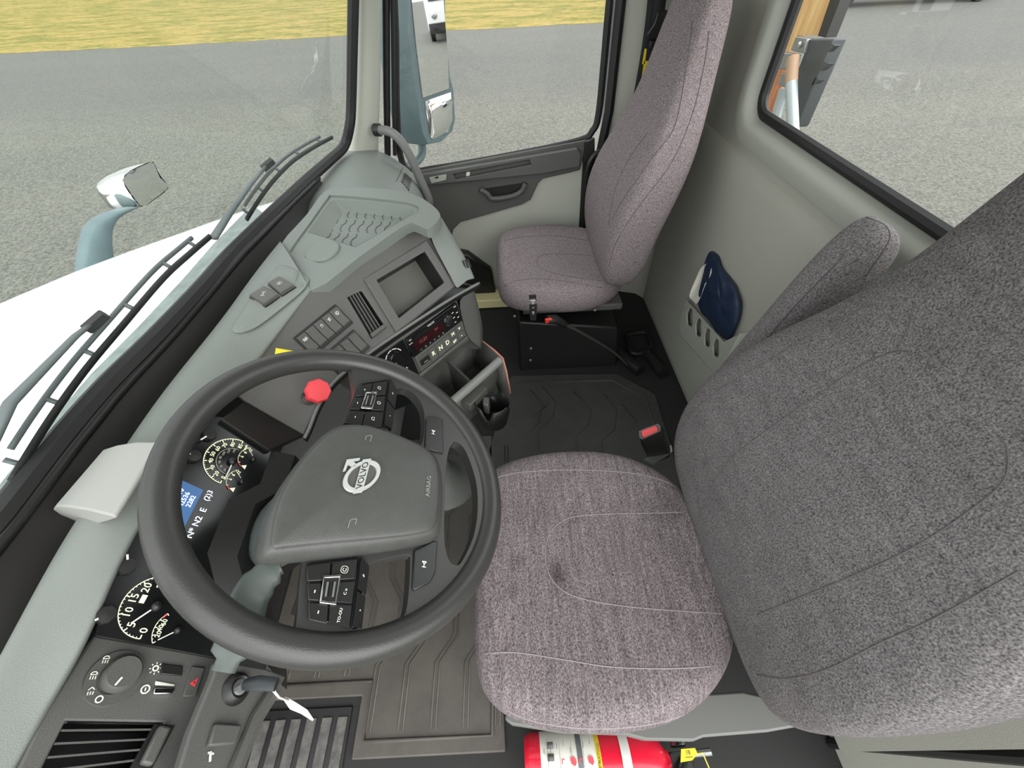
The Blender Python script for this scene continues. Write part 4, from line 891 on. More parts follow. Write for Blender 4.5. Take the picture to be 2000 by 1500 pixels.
g = MB(M_mat); g.prism(floor_pts(pm, 0), (0, 0, .010)); fm = tag(g.build('floor_mat', bevel=.004), 'black rubber floor mat between the two seats', 'floor mat')
g = MB(M_mat); P = floor_pts([(1010, 747), (1196, 743), (1262, 778), (1292, 880)], .011); g.tube(P, .004, 6)
for px in ([(1035, 760), (1060, 790), (1050, 830), (1000, 870)], [(1060, 755), (1085, 785), (1080, 815), (1050, 840), (1052, 880)], [(1120, 765), (1155, 800), (1150, 830), (1125, 850), (1128, 890)], [(1180, 770), (1205, 800), (1200, 840), (1175, 860), (1180, 900)], [(1000, 830), (1040, 815), (1070, 790)], [(1215, 790), (1240, 820), (1235, 860)]):
    g.tube(floor_pts(px, .0105), .003, 5)
g.build('ribs', fm, ang=180)
g = MB(M_black); g.prism([V((-.90, -.098, 0)), V((-.46, -.098, 0)), V((-.46, .115, 0)), V((-.90, .115, 0))], (0, 0, .006)); sm = tag(g.build('sill_mat', bevel=.002), 'ribbed black rubber sill mat at the driver door', 'floor mat')
g = MB(mat('worn black rib', '#54524e', .7, var=.35, vscale=40))
for k in range(11): g.box(F0, (-.88 + k * .040, .0, .008), (.026, .19, .005))
g.build('ribs', sm, bevel=.002)
# net pocket and bag on the rear wall
FR = Frame((XR, 0, 0), (0, -1, 0), (0, 0, 1)); px_ = [(1342, 583), (1352, 590), (1400, 650), (1433, 652), (1448, 640), (1440, 690), (1395, 735), (1378, 722), (1330, 660), (1325, 640)]
g = MB(M_wallf); po = [FR.pix(u, v, .05) for u, v in ((1339, 585), (1412, 668), (1445, 652), (1400, 735), (1327, 652), (1325, 636))]
sl_ = []
for k in range(4):
    u, v = 1349 + k * 17.0, 622 + k * 20.0
    sl_.append([FR.pix(u - 4 + a, v + b, .05) for a, b in ((1, -22), (7, -17), (8, 10), (4, 17), (-3, 12), (-4, -8))])
g.plate(po, sl_, FR.n * -.006); pk = thing('storage_pocket', 'slotted grey plastic storage pocket on the rear wall', 'storage pocket', FR.pix(1380, 660, .02)); g.build('front_panel', pk, bevel=.002)
g = MB(M_wallf); bq = [FR.pix(u, v, .05) for u, v in ((1325, 636), (1327, 652), (1400, 735), (1445, 652))]; g.loft([bq, [p + V((.048, 0, 0)) for p in bq]], False); g.build('base', pk, solid=.004)
M_navy = mat('navy nylon', '#1c2c46', .55, var=.15, vscale=25, bump=.3, bscale=60)
bag = thing('drawstring_bag', 'crumpled navy nylon bag with a paper label in the wall pocket', 'bag', FR.pix(1400, 640, .025))
bo = [(1386, 489), (1402, 496), (1412, 522), (1436, 548), (1455, 580), (1449, 625), (1432, 668), (1412, 668), (1375, 620), (1352, 575), (1362, 540), (1378, 510)]
cbp = (1405, 590); R = []
for s_, c in ((.96, .002), (1.0, .012), (.97, .030), (.82, .046), (.5, .056), (.2, .060)):
    R.append([FR.pix(cbp[0] + (u - cbp[0]) * s_, cbp[1] + (v - cbp[1]) * s_, c + (.008 * sin(i * 2.4 + s_ * 7) + .006 * random.uniform(-1, 1)) * (1 if s_ > .15 else 0)) for i, (u, v) in enumerate(bo)])
g = MB(M_navy); g.loft(R, True, True, True); bb = g.build('pouch', bag, sub=4, ang=180); tx = bpy.data.textures.new('crumple', 'CLOUDS'); tx.noise_scale = .11; tx.noise_depth = 1; dm_ = bb.modifiers.new('crumple', 'DISPLACE'); dm_.texture = tx; dm_.strength = .020; dm_.mid_level = .5; tbg = baked(bb)
def onbag(u, v, l=.002):
    h = tbg.ray_cast(CAM, ray(u, v).normalized()); return (h[0] if h[0] else FR.pix(u, v, .045)) - ray(u, v).normalized() * l
lab = [[onbag(u, v) for u, v in r_] for r_ in ([(1368, 522), (1378, 516), (1387, 510), (1393, 534)], [(1362, 538), (1370, 538), (1378, 538), (1382, 545)], [(1352, 560), (1360, 562), (1368, 562), (1374, 566)], [(1344, 580), (1350, 584), (1356, 590), (1362, 598)])]
g = MB(M_paper); g.loft(lab, False); g.build('paper_label', bag, sub=1, ang=180)
# seat belt of the passenger seat
FB = Frame((0, 1.84, 0), (1, 0, 0), (0, 0, 1)); M_web = mat('black webbing', '#1d1e1e', .8, bump=.4, bscale=900)
sb = thing('seat_belt', 'black passenger seat belt with chrome tongue and yellow tag hanging by the door pillar', 'seat belt', FB.pix(1270, 200))
g = MB(M_web)
for q0, q1, q2 in (((1284, -60), (1266, 90), (1232, 270)), ((1298, -60), (1278, 90), (1243, 262)), ((1293, 20), (1290, 110), (1256, 240))):
    P = smooth([FB.pix(*q0), FB.pix(*q1), FB.pix(*q2)], 5); g.loft([[p + V((-.022, 0, 0)), p + V((.018, .002, 0))] for p in P], False)
g.build('webbing', sb, ang=180, solid=.002)
g = MB(M_black); g.prism([FB.pix(u, v, .012) for u, v in ((1283, 22), (1300, 22), (1306, 55), (1296, 80), (1264, 76), (1262, 66), (1276, 45))], FB.n * .012); g.build('belt_guide', sb, bevel=.004)
g = MB(M_black); g.prism([FB.pix(u, v, .012) for u, v in ((1268, 78), (1301, 80), (1297, 100), (1266, 98))], FB.n * .014); g.build('tongue_grip', sb, bevel=.004)
g = MB(M_steel); tq = [FB.pix(u, v, .02) for u, v in ((1272, 100), (1290, 102), (1287, 110), (1283, 130), (1271, 128), (1274, 110))]; tm = FB.pix(1278, 122, .02); g.plate(tq, [[tm + V((a, 0, b)) for a, b in ((-.005, -.006), (.005, -.006), (.005, .006), (-.005, .006))]], FB.n * .003); g.build('tongue', sb, bevel=.001)
g = MB(M_yel); g.prism([FB.pix(u, v, .02) for u, v in ((1259, 95), (1263, 95), (1259, 125), (1254, 125))], FB.n * .002); g.prism([FB.pix(u, v, .02) for u, v in ((1258, 119), (1266, 119), (1262, 152), (1253, 152))], FB.n * .002); g.build('yellow_tag', sb)
# buckles
bk1 = thing('seat_belt_buckle', 'black seat belt buckle with pink red button beside the driver seat', 'seat belt buckle', at(1280, 890, z=.2))
FK = Frame(at(1268, 845, y=.60), V((.95, .25, .1)), V((.0, .75, .65)))
g = MB(M_black); bt = [at(u, v, y=.60) for u, v in ((1246, 838), (1288, 826), (1300, 838), (1302, 862), (1262, 878), (1250, 866))]
g.prism([p for p in bt], (.055, .03, -.13)); g.build('buckle_body', bk1, bevel=.006)
g = MB(M_steel); mt = sum(bt, V((0, 0, 0))) / 6; nb = V((-.35, -.45, .82)).normalized(); ring_ = [p + nb * .002 for p in [at(u, v, y=.60) for u, v in ((1248, 842), (1285, 828), (1290, 832), (1291, 842), (1254, 859), (1249, 855))]]
mr = sum(ring_, V((0, 0, 0))) / 6; g.plate(ring_, [[mr + (p - mr) * .78 for p in ring_]], nb * .003); g.build('buckle_rim', bk1, bevel=.001)
g = MB(mat('pink red button', '#ea5f60', .45)); g.prism([mr + (p - mr) * .74 for p in ring_], nb * .0035); g.build('release_button', bk1, bevel=.001)
g = MB(M_steel); s0, s1 = [at(u, v, z=.33) for u, v in ((1256, 900), (1310, 872))], [at(u, v, z=.33) for u, v in ((1275, 908), (1312, 884))]
g.prism([s0[0], s0[1], s1[1], s1[0]], (0, 0, .008)); g.use(M_ink); g.prism([at(u, v, z=.342) for u, v in ((1292, 876), (1299, 873), (1298, 882), (1292, 885))], (0, 0, .002)); g.build('anchor_strap', bk1)
bk2 = thing('seat_belt_buckle', 'black seat belt buckle on a dark stalk in front of the passenger seat box', 'seat belt buckle', at(1100, 640, y=1.24))
P = [at(u, v, y=yy) for u, v, yy in ((1070, 624, 1.2), (1085, 624, 1.21), (1104, 634, 1.22))]
g = MB(M_black); T = (P[2] - P[0]).normalized(); g.tube(P, [.020, .023, .018], 10, flat=.7); g.build('buckle_body', bk2, bevel=.003)
g = MB(mat('orange red button', '#d8392c', .5)); e = at(1071, 624, y=1.195); g.prism([e + V((a, 0, b)) - T * .004 for a, b in ((-.010, -.012), (.012, -.004), (.012, .008), (-.010, .004))], T * .006 + V((0, -.008, 0))); g.build('release_button', bk2, bevel=.001)
g = MB(mat('dark webbing sleeve', '#343431', .7)); g.tube(smooth([at(1100, 632, y=1.22), at(1140, 652, y=1.24), at(1195, 685, y=1.27), at(1225, 712, z=.03)], 5), .011, 8, flat=.5); g.build('stalk', bk2, ang=180)
# label strap on the passenger cushion
g = MB(M_black); sp = [(1033, 576), (1047, 576), (1049, 600), (1047, 626), (1036, 626), (1034, 600)]
hits = []
for u, v in sp:
    h = tp.ray_cast(CAM, ray(u, v).normalized()); hits.append((h[0] if h[0] else at(u, v, y=1.25)) - ray(u, v).normalized() * .004)
g.fc([g.bm.verts.new(p) for p in hits]); ff = Frame(sum(hits, V((0, 0, 0))) / 6 - ray(1040, 600).normalized() * .003, (1, 0, 0), (0, .2, 1)); g.use(M_ink)
for k, s_ in enumerate(('OI', '>', '8<')): g.text(ff, 0, .022 - k * .022, .013, s_, rot=-pi/2, c=.001)
g.use(M_ink); g.line(ff, [(-.009, .030), (.009, .030)], .003, .0012); g.build('adjuster_label', pseat, ang=180)
# floor junk behind the passenger seat: air hose and fittings
g = MB(M_rub); g.tube(smooth([at(1225, 655, z=.03), at(1260, 650, z=.03), at(1270, 680, z=.03), at(1235, 690, z=.03), at(1225, 660, z=.03)], 5, True), .012, 8, True)
tag(g.build('hose_loop', ang=180), 'loop of black hose on the floor behind the passenger seat', 'hose')
for i, (a, b) in enumerate((((1208, 690), (1250, 725)), ((1262, 690), (1295, 730)))):
    g = MB(M_black); g.tube([at(*a, z=.03), at(*b, z=.03)], [.022, .028], 10); tag(g.build('floor_bracket'), ('black clamp on the floor beside the passenger seat box', 'black clamp on the floor next to the rear wall')[i], 'bracket')
# fire extinguisher
ex = thing('fire_extinguisher', 'red fire extinguisher lying on the floor beside the driver seat', 'fire extinguisher', (.13, -.025, 0))
EY, EZ, ER = -.020, .075, .062; FE = Frame((0, EY, EZ), (0, 1, 0), (0, 0, 1)); FE = Frame(FE.o, FE.x, FE.y)      # axis +x
g = MB(M_redp); g.lathe(FE, [(.045, -.016), (ER - .006, -.015), (ER, -.004), (ER, .235), (.060, .262), (.045, .288), (.024, .302), (.018, .312)], 40); body = g.build('cylinder', ex, ang=50)
def wrap(m_, x0, x1, t0, t1, r, name, par=body):
    g = MB(m_); n = 24; g.loft([[FE.p(r * cos(t0 + (t1 - t0) * k / n), r * sin(t0 + (t1 - t0) * k / n), x) for k in range(n + 1)] for x in (x0, x1)], False); return g.build(name, par, ang=180)
wrap(M_paper, .020, .142, -.5, 3.0, ER + .0006, 'paper_label'); wrap(M_yel, .142, .152, -.5, 1.9, ER + .0008, 'yellow_label')
wrap(mat('dark grey strap', '#6b6f70', .5), .100, .112, -.8, 3.4, ER + .0016, 'strap'); wrap(mat('white strap', '#dad9d4', .45), .196, .216, -.8, 3.4, ER + .003, 'strap')
lf = Frame(FE.p(0, ER + .0012, 0), (0, -1, 0), (1, 0, 0)); lf = Frame((0, EY, EZ + ER + .0014), (0, 1, 0), (-1, 0, 0))
g = MB(M_black); g.text(Frame((.147, EY + .012, EZ + ER + .0005), (0, 1, 0), (-1, 0, 0)), 0, 0, .0085, 'INSTRUCTIONS', c=.0012, sx=.8)
g.use(M_dark)
for k in range(4):
    x = .036 + k * .026; g.line(lf, [(-.04, -x), (.05, -x)], .0007, .0004)
for yy in (-.03,): g.line(lf, [(yy, -.022), (yy, -.14)], .0007, .0004)
for k, (x, yy) in enumerate(((.042, .016), (.042, .036))):
    g.box(Frame((x, EY + yy, EZ + ER - .0005), (1, 0, 0), (0, 1, 0)), (0, 0, .001), (.014, .012, .001))
for k in range(24):
    x = .028 + (k % 8) * .0145; yy = -.036 - (k // 8) * .006 if k % 3 else .022 + (k % 4) * .004; g.line(lf, [(yy, -x), (yy + .010, -x)], .0012, .0005)
g.use(M_red)
for x, yy in ((.090, .008), (.128, .008)): g.poly([lf.p(yy + a * .008, -x + b * .008, .0006) for a, b in ((-1, -.4), (-.3, -.9), (.6, -.7), (1, 0), (.6, .8), (-.4, .6))])
for x in (.066, .104): g.line(lf, [(.004, -x), (.012, -x), (.012, -x - .006)], .0018, .0006)
g.build('lettering', body, ang=180)
g = MB(M_black); g.box(Frame((.335, EY - .01, EZ), (1, 0, 0), (0, 1, 0)), (0, 0, 0), (.05, .05, .035)); g.tube([V((.34, EY, EZ + .02)), V((.30, EY - .04, EZ + .05)), V((.22, EY - .08, EZ + .03))], .010, 8); g.build('valve_head', ex, bevel=.004)
g = MB(M_steel); g.tube([V((.345, EY + .01, EZ + .02)), V((.40, EY + .012, EZ + .035))], .007, 8); g.build('lever', ex)
g = MB(M_chrome); g.lathe(Frame((.335, EY + .030, EZ + .02), (1, 0, 0), (0, .2, 1)).sub(0, 0, 0), [(.018, 0), (.018, .006), (.015, .007)], 20); g.build('gauge', ex)
tg = [at(u, v, z=.15) for u, v in ((1330, 1463), (1357, 1461), (1362, 1472), (1352, 1485), (1329, 1489))]
g = MB(M_yel); g.prism(tg, (0, 0, .0015)); g.use(M_dark); tf = Frame(sum(tg, V((0, 0, 0))) / 5 + V((0, 0, .0018)), (1, 0, 0), (0, 1, 0)); g.text(tf, -.002, .003, .010, '10', c=.0006); g.line(tf, [(-.010, -.004), (.006, -.004)], .001); g.build('inspection_tag', ex)
g = MB(mat('yellow string', '#d9c94a', .7)); g.tube([tg[2] + V((0, 0, .002)), at(1372, 1470, z=.13), at(1385, 1500, z=.12)], .0012, 5); g.build('tag_string', ex)
# centre bar, cup holder, trim plate by the bin
g = MB(mat('grey rail plastic', '#7e807b', .42)); g.tube([at(866, 800, z=.45), at(930, 745, z=.45), at(976, 704, z=.45)], .0135, 12); g.build('console_rail', dash)
g = MB(mat('salmon edge highlight', '#c98a78', .5)); P = [at(u, v, z=zz) for u, v, zz in ((936, 662, .445), (965, 684, .445), (982, 700, .44), (989, 726, .40), (997, 768, .33))]; g.tube(P, .0032, 6); g.build('edge_highlight', dash, ang=180)  # highlight along the dark plate's edge, painted as a thin salmon tube
g = MB(M_dark); g.loft([P, [p + V((-.006, .006, 0)) + V((-.02, -.02, -.10)) for p in P]], False); g.build('end_plate', dash, solid=.004)
cupf = Frame(at(964, 800, z=.36), (1, 0, 0), (0, 1, 0)); cup = thing('cup_holder', 'black open-sided plastic cup holder hung on the grey rail', 'cup holder', cupf.o)
g = MB(M_black); R0 = .049; n = 28
def hgt(t):
    return .055 if (-.5 < t < .9) else (.028 if t < -1.9 or t > 2.5 else .006 if (-1.9 <= t < -1.2 or .9 <= t < 1.4) else .050)
rings = [[cupf.p(R0 * .80 * cos(2*pi*k/n), R0 * .80 * sin(2*pi*k/n), -.055) for k in range(n)], [cupf.p(R0 * .92 * cos(2*pi*k/n), R0 * .92 * sin(2*pi*k/n), -.02) for k in range(n)], [cupf.p(R0 * (1 + .12 * hgt(2*pi*k/n - pi) / .05) * cos(2*pi*k/n), R0 * (1 + .12 * hgt(2*pi*k/n - pi) / .05) * sin(2*pi*k/n), hgt(2*pi*k/n - pi)) for k in range(n)]]
g.loft(rings, True, True, False); g.build('cup', cup, solid=.004, ang=60)
g = MB(M_dark); g.prism([at(u, v, z=.42) for u, v in ((900, 782), (938, 750), (952, 757), (918, 792))], (0, 0, -.03)); g.build('mount', cup, bevel=.003)
g = MB(M_panel); g.prism([cupf.p(a, b, .0) for a, b in ((-.030, -.012), (-.012, -.02), (-.010, .015), (-.030, .018))], (0, 0, .045)); g.build('spring_arm', cup, bevel=.004)
# key with tag
ko = PK.pix(463, 1345, .012); key = thing('ignition_key', 'black key in the ignition with white tag string hanging from it', 'key', ko)
g = MB(M_steel); g.tube([ko, PK.pix(476, 1338, .035)], .004, 6); g.build('blade', key)
k0, k1, k2 = PK.pix(476, 1337, .035), PK.pix(505, 1334, .055), PK.pix(540, 1337, .075); g = MB(mat('blue black key grip', '#23282b', .4)); g.tube([k0, k0.lerp(k1, .3), k1, k2], [.006, .008, .009, .008], 10, flat=.6); g.build('grip', key)
g = MB(M_paper); a, b = k2, at(546, 1346, z=.60); c, d = at(570, 1370, z=.56), at(612, 1406, z=.52)
g.tube([a + V((-.01, 0, 0)), at(545, 1362, z=.6), at(562, 1368, z=.57)], .0016, 5); g.loft([[at(558, 1360, z=.57), at(553, 1366, z=.57)], [at(578, 1372, z=.56), at(566, 1385, z=.56)], [at(600, 1386, z=.54), at(588, 1394, z=.54)], [at(613, 1405, z=.52), at(610, 1408, z=.52)]], False); g.build('paper_tag', key, solid=.0006, ang=180)
# small sensor box on the dash top
FBx = Frame(at(215, 945, z=.855), at(262, 862, z=.855) - at(140, 1000, z=.855), V((0, 0, 1)))
bx = [at(u, v, z=c) for u, v, c in ((133, 990, .88), (230, 868, .88), (312, 862, .905), (220, 1008, .905))]
box = thing('sensor_box', 'small grey wedge-shaped box on the dash top in front of the gauges', 'dash box', sum(bx, V((0, 0, 0))) / 4 - V((0, 0, .04)))
g = MB(mat('warm grey plastic', '#9a9a95', .5)); e1 = bx[1] - bx[0]; sec = [(0, 0), (.5, .004), (1, 0), (1.02, -.006), (.5, -.03), (-.1, -.055), (-.65, -.076), (-.95, -.076), (-1.08, -.058), (-.9, -.03), (-.45, -.008)]
w0, w1 = bx[3] - bx[0], bx[2] - bx[1]
g.loft([[bx[0] + w0 * s_ + V((0, 0, h)) for s_, h in sec], [bx[1] + w1 * s_ + V((0, 0, h)) for s_, h in sec]], True, True, True); g.build('housing', box, bevel=.004, seg=3)
# column boot on the floor
g = MB(mat('grey boot rubber', '#5d5f5a', .6)); c = at(868, 935, z=.03); g.lathe(Frame((c.x, c.y, 0), (1, 0, 0), (0, 1, 0)), [(.115, .010), (.11, .022), (.08, .03), (.05, .08), (.03, .12)], 28); tag(g.build('column_boot', ang=60), 'round grey rubber boot on the floor where the steering shaft enters', 'floor boot')
# ================================================================== OUTSIDE: hood, wipers, mirrors, trucks
hood = thing('hood', 'smooth white truck hood sloping away beyond the windshield', 'hood', (-1.4, .9, .3))
st_ = [(-.72, .02, 1.80, .79, .66), (-.96, .05, 1.74, .765, .63), (-1.135, .08, 1.69, .735, .575), (-1.445, .12, 1.62, .68, .49), (-1.74, .2, 1.50, .60, .385), (-2.16, .28, 1.42, .48, .24), (-2.5, .42, 1.25, .30, .05)]
R = []
for x, ya, yb, zc, ze in st_:
    c = (ya + yb) / 2; h = (yb - ya) / 2; row = []
    for k in range(17):
        t = -1 + 2 * k / 16; row.append(V((x, c + h * t, ze + (zc - ze) * (1 - abs(t) ** 2.6))))
    row = [row[0] + V((0, -.02, -.5))] + row + [row[-1] + V((0, .02, -.5))]; R.append(row)
g = MB(M_white); g.loft(R, False); g.build('shell', hood, sub=1, ang=180)
g = MB(mat('grey cowl plastic', '#7f8a86', .5, var=.2, vscale=30)); ca = [at(u + 6, v + 5, z=.80) for u, v, z in Gpx[1:9]]; cb_ = [at(u - 32, v - 24, z=.79) for u, v, z in Gpx[1:9]]; g.loft([ca, cb_, [p + V((-.01, 0, -.03)) for p in cb_]], False)
tag(g.build('cowl_strip', ang=180), 'grey cowl strip along the base of the windshield', 'cowl')
# wipers
def wiper(label, arm_px, blade_px, z_off, pivot=None):
    root = thing('windshield_wiper', label, 'wiper', gp(*blade_px[len(blade_px)//2]))
    g = MB(M_rub); P = smooth([gp(u, v, .010) for u, v in blade_px], 6); g.tube(P, .0035, 6, flat=1.8); g.build('blade_rubber', root, ang=180)
    g = MB(mat('grey wiper metal', '#5b6162', .45)); Q = [p + V((-.012, 0, .014)) for p in P][3:-3]; g.tube(Q, .0038, 6, flat=1.3)
    for k in range(2, len(P) - 2, 6): g.tube([P[k], P[k] + V((-.012, 0, .014))], .004, 5)
    g.build('bridge', root, ang=180)
    g = MB(MATS['grey wiper metal']); g.tube([gp(u, v, .03) for u, v in arm_px], [.011 - .006 * i / (len(arm_px) - 1) for i in range(len(arm_px))], 8, flat=.6); g.build('arm', root, ang=180)
    g = MB(M_rub); c = gp(*arm_px[-1], .028); g.tube([c + V((-.012, -.012, -.006)), c + V((.012, .012, .006))], .010, 6); g.build('clip', root)
    return root
gn = V((1, 0, -.35)).normalized()
GT = BVHTree.FromPolygons([tuple(p) for L in (Gc, top) for p in L], [(i, i + 1, len(Gc) + i + 1, len(Gc) + i) for i in range(len(Gc) - 1)])
def gp(u, v, off=.012):
    h = GT.ray_cast(CAM, ray(u, v).normalized())
    if h[0]: return h[0] + V((-1, 0, .2)) * off
    b = min(Gc, key=lambda p: ((p - CAM).normalized() - ray(u, v).normalized()).length); d_ = ray(u, v).normalized(); return CAM + d_ * ((b - CAM).length * 1.0) + V((-1, 0, .2)) * off
wiper('dark wiper on the driver side of the windshield, blade against the white hood', [(20, 895), (70, 790), (130, 725), (190, 660), (225, 632)], [(40, 940), (110, 825), (180, 725), (250, 640), (330, 545), (380, 498), (420, 463)], .0)
wiper('grey wiper on the passenger side of the windshield, near the front pillar', [(445, 468), (478, 415), (515, 362), (545, 325)], [(490, 430), (515, 390), (545, 350), (580, 315), (620, 288), (655, 269)], .0)
# hood mirror
hm = thing('hood_mirror', 'chrome hood mirror on a grey curved stalk rising from the hood', 'mirror', at(185, 540, x=-1.62))
XM = -1.6
def hp_(u, v, x=XM): return at(u, v, x=x)
g = MB(M_housing); path = [((148, 560), (222, 520)), ((150, 530), (217, 500)), ((158, 470), (212, 462)), ((168, 440), (216, 440)), ((185, 425), (226, 425)), ((215, 412), (250, 412)), ((245, 402), (272, 404))]
R = []
for (a, b) in path:
    p, q = hp_(*a), hp_(*b); m_ = (p + q) / 2; h = (q - p) / 2; R.append([m_ + h * math.copysign(abs(cos(t)) ** .8, cos(t)) + V((1, 0, 0)) * .035 * math.copysign(abs(sin(t)) ** .8, sin(t)) for t in [2*pi*k/14 for k in range(14)]])
g.loft(R, True, True, True); g.build('stalk', hm, sub=1, ang=180)
fcx = [(228, 350), (243, 332), (290, 312), (296, 316), (308, 345), (326, 362), (322, 370), (275, 405), (265, 402), (245, 375)]
g = MB(M_chrome); fr_ = [hp_(u, v) + V((.02, -.01, 0)) for u, v in fcx]; mc = sum(fr_, V((0, 0, 0))) / len(fr_)
bkr = [mc + (p - mc) * .75 + V((-.12, -.06, .0)) for p in fr_]; g.loft([fr_, [p + V((-.03, -.015, 0)) + (p - mc) * .04 for p in fr_], [mc + (p - mc) * .98 + V((-.08, -.04, 0)) for p in fr_], bkr], True, False, True); g.build('housing', hm, sub=1, ang=60)
g = MB(M_mirror); rg = []
for s_, o in ((.93, 0), (.7, .003), (.4, .0055), (.1, .0065)): rg.append([mc + (p - mc) * s_ + V((1, -.5, .2)).normalized() * o for p in fr_])
g.loft(rg, True, False, True); g.build('convex_glass', hm, ang=180)
# door mirror
dmr = thing('door_mirror', 'tall blue grey door mirror outside the passenger window', 'mirror', at(830, 280, y=2.12))
FM = Frame(at(833, 120, y=2.12), V((.50, .866, 0)), V((-.03, .03, 1)))
def mm_(px, c=0): return [FM.pix(u, v, c) for u, v in px]
hsg = [(786, -240), (796, 60), (812, 180), (826, 262), (836, 282), (862, 277), (884, 256), (889, 235), (886, 178), (879, 150), (870, 60), (866, -240)]
fr_ = mm_(hsg, .0); mc = sum(fr_, V((0, 0, 0))) / len(fr_)
g = MB(M_housing); bkv = V((-.14, -.0, 0)); g.loft([[mc + (p - mc) * .96 for p in fr_], fr_, [p + bkv * .3 for p in fr_], [mc + (p - mc) * .97 + bkv * .7 for p in fr_], [mc + (p - mc) * .82 + bkv for p in fr_]], True, True, True); g.build('housing', dmr, bevel=.006, ang=45)
g = MB(M_mirror); g.prism(mm_([(800, -230), (803, 0), (812, 90), (825, 191), (876, 173), (873, 100), (865, 0), (860, -230)], .001), FM.n * .003); g.build('flat_glass', dmr)
cvx = [(829, 198), (880, 179), (884, 200), (885, 235), (875, 258), (845, 273), (840, 268)]
cp = mm_(cvx, .001); mc = sum(cp, V((0, 0, 0))) / len(cp); g = MB(M_mirror); g.loft([[mc + (p - mc) * s_ + FM.n * o for p in cp] for s_, o in ((1, 0), (.98, .003), (.7, .010), (.4, .014), (.1, .016))], True, True, True); g.build('convex_glass', dmr, ang=180)
g = MB(M_housing); g.tube(smooth([at(824, 282, y=2.10), at(824, 300, y=2.08), at(815, 315, y=2.04), at(800, 322, y=2.0), at(788, 330, y=1.96)], 4), .018, 10); g.build('bracket', dmr, ang=180)
# stake rack behind the cab
FS = Frame((1.25, 0, 0), (0, -1, 0), (0, 0, 1))
def zz(px, c=0): return [FS.pix(1500 + u * .17335, v * .17335, c) for u, v in px]
rack = thing('stake_rack', 'wooden board with dark steel channel and pole bracket behind the rear window', 'rack', FS.pix(1540, 200))
M_wood = mat('yellow pine board', '#c99a5c', .6, col2='#e6c285', vscale=6, stretch=(8, 8, .8)); M_wood2 = mat('red brown board', '#a9653e', .6, col2='#c98a5c', vscale=6, stretch=(8, 8, .8))
g = MB(M_wood); q = zz([(245, -300), (800, -300), (560, 400), (330, 400), (250, 580), (60, 590), (130, 330)]); g.prism(q, (.03, 0, 0)); g.build('upper_board', rack)
g = MB(M_wood2); g.prism(zz([(40, 590), (240, 590), (140, 1040), (60, 1330), (-90, 1330)], .0), (.03, 0, 0)); g.build('lower_board', rack)
g = MB(M_black); g.prism(zz([(800, -300), (930, -300), (650, 425), (560, 405)], .02), (.04, 0, 0)); g.build('strap_post', rack)
g = MB(mat('dark steel channel', '#4a4f50', .45, .3)); g.prism(zz([(470, 440), (735, 440), (330, 1400), (300, 1440), (290, 900)], .06), (.05, 0, 0)); ch_ = g.build('channel', rack, bevel=.004)
for a, b in (((735, 490), (755, 515)), ((660, 700), (690, 722)), ((555, 870), (580, 905))):
    g = MB(MATS['dark steel channel']); u, v = a; g.prism(zz([(u - 60, v + 80), (u - 20, v), b, (b[0] - 20, b[1] + 15), (u - 60, v + 95)], .06), (.02, 0, 0)); g.build('hook', ch_)
for q in ([(310, 410), (440, 432), (400, 605), (250, 570)], [(110, 592), (305, 605), (215, 790), (60, 772)], [(150, 820), (215, 830), (190, 990), (105, 960)]):
    g = MB(M_steel); g.prism(zz(q, .07), (.03, 0, 0)); g.build('bracket_plate', rack, bevel=.003)
for u, v in ((370, 500), (105, 680), (230, 715), (345, 680)):
    g = MB(M_chrome); g.lathe(Frame(zz([(u, v)], .072)[0], FS.x, FS.y), [(.010, 0), (.010, .006), (.006, .009)], 10); g.build('bolt', rack)
g = MB(mat('weathered pole', '#a88c72', .6)); P = zz([(285, 640), (270, 800), (262, 930)], .12); g.tube(P, .022, 10); g.build('pole_end', rack)
g = MB(mat('galvanised tube', '#aab4b6', .4, .4)); g.tube(zz([(262, 900), (270, 1150), (285, 1500)], .12), .021, 10); g.tube(zz([(180, 1000), (120, 1200), (60, 1450)], .09), .018, 8); g.build('brace_tube', rack)
# vehicles in the yard
def wheel_at(root, c, r, w, name='wheel'):
    f = Frame(c, (1, 0, 0), (0, 0, 1)); g = MB(M_rub); g.lathe(f, [(r * .62, -w/2), (r * .95, -w/2), (r, -w * .35), (r, w * .35), (r * .95, w/2), (r * .62, w/2)], 28); g.use(M_steel); g.lathe(f, [(r * .62, -w * .4), (r * .62, w * .45), (r * .5, w * .3), (r * .15, w * .42), (.001, w * .42)], 20); return g.build(name, root)
pick = thing('pickup_truck', 'dark pickup truck parked across the yard, only its tyres in view through the rear window', 'truck', (16.7, 23.4, ZG))
g = MB(mat('dark grey paint', '#3a3d40', .3)); pr = [(-3.0, .5), (4.3, .5), (4.4, 1.0), (1.3, 1.12), (.6, 1.75), (-1.0, 1.8), (-1.1, 1.15), (-3.0, 1.12)]
g.loft([[V((16.7 + x, yy, ZG + z)) for x, z in pr] for yy in (22.5, 24.3)], True, True, True); g.build('body', pick, bevel=.05)
for x in (14.55, 20.2): wheel_at(pick, V((x, 22.6, ZG + .4)), .40, .26); wheel_at(pick, V((x, 24.2, ZG + .4)), .40, .26)
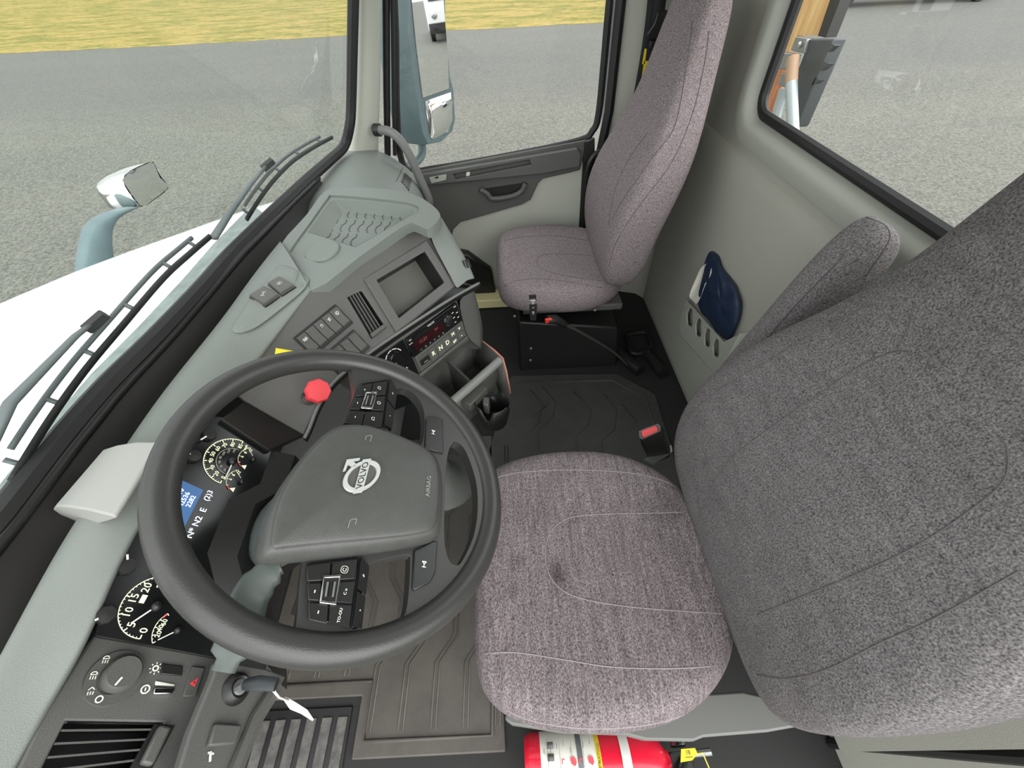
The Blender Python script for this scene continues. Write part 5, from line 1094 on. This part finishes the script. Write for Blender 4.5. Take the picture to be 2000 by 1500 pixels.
# white van that shows in the door mirror
def refl(u, v, zt):
    d_ = ray(u, v).normalized(); p = FM.pix(u, v); r_ = d_ - FM.n * 2 * d_.dot(FM.n); t_ = (zt - p.z) / r_.z; return p + r_ * t_
vb_ = refl(843, 86, ZG); vf = (vb_ - V((-.3, 2.1, vb_.z))); vf.z = 0; vf.normalize()      # the van faces the mirror
vs = vf.cross(V((0, 0, 1))); vs = vs if vs.y > 0 else -vs; VB = 1.45
def vp(a, b, c): return vb_ + vf * (a * VB) + vs * (b * VB) + V((0, 0, c * VB))
van = thing('van', 'white van parked behind the truck, seen in the door mirror', 'van', vp(2.4, .95, 0))
g = MB(M_white); pr = [(0, .35), (.0, .95), (.12, 1.08), (.75, 1.9), (1.2, 2.1), (5.0, 2.1), (5.05, .4)]
g.loft([[vp(a, b, c) for a, c in pr] for b in (.0, 1.9)], True, True, True); g.build('body', van, bevel=.06)
FV = Frame(vp(0, .95, 0), vs, V((0, 0, 1)))
if FV.n.dot(vf) > 0: FV = Frame(FV.o, -vs, V((0, 0, 1)))
g = MB(M_black); g.box(FV, (0, .42 * VB, .06), (1.86 * VB, .30 * VB, .16)); g.build('bumper', van, bevel=.03)
g = MB(M_gloss); g.prism([vp(.16, .15, 1.16), vp(.16, 1.75, 1.16), vp(.70, 1.68, 1.84), vp(.70, .22, 1.84)], vf * -.05 + V((0, 0, .04))); g.build('windshield', van)
for b in (.28, 1.62):
    g = MB(M_chrome); q = vp(-.005, b, .78); g.lathe(Frame(q, FV.x, FV.y), [(.15, 0), (.15, .03), (.11, .05), (.001, .03)], 20); g.build('headlight', van)
for a in (.8, 4.1):
    for b in (.12, 1.78):
        q = vp(a, b, 0) + V((0, 0, .42)); f = Frame(q, vf, V((0, 0, 1))); g = MB(M_rub); g.lathe(f, [(.26, -.13), (.40, -.13), (.42, -.1), (.42, .1), (.40, .13), (.26, .13)], 24); g.use(M_steel).lathe(f, [(.26, -.1), (.26, .11), (.1, .1), (.001, .1)], 18); g.build('wheel', van)
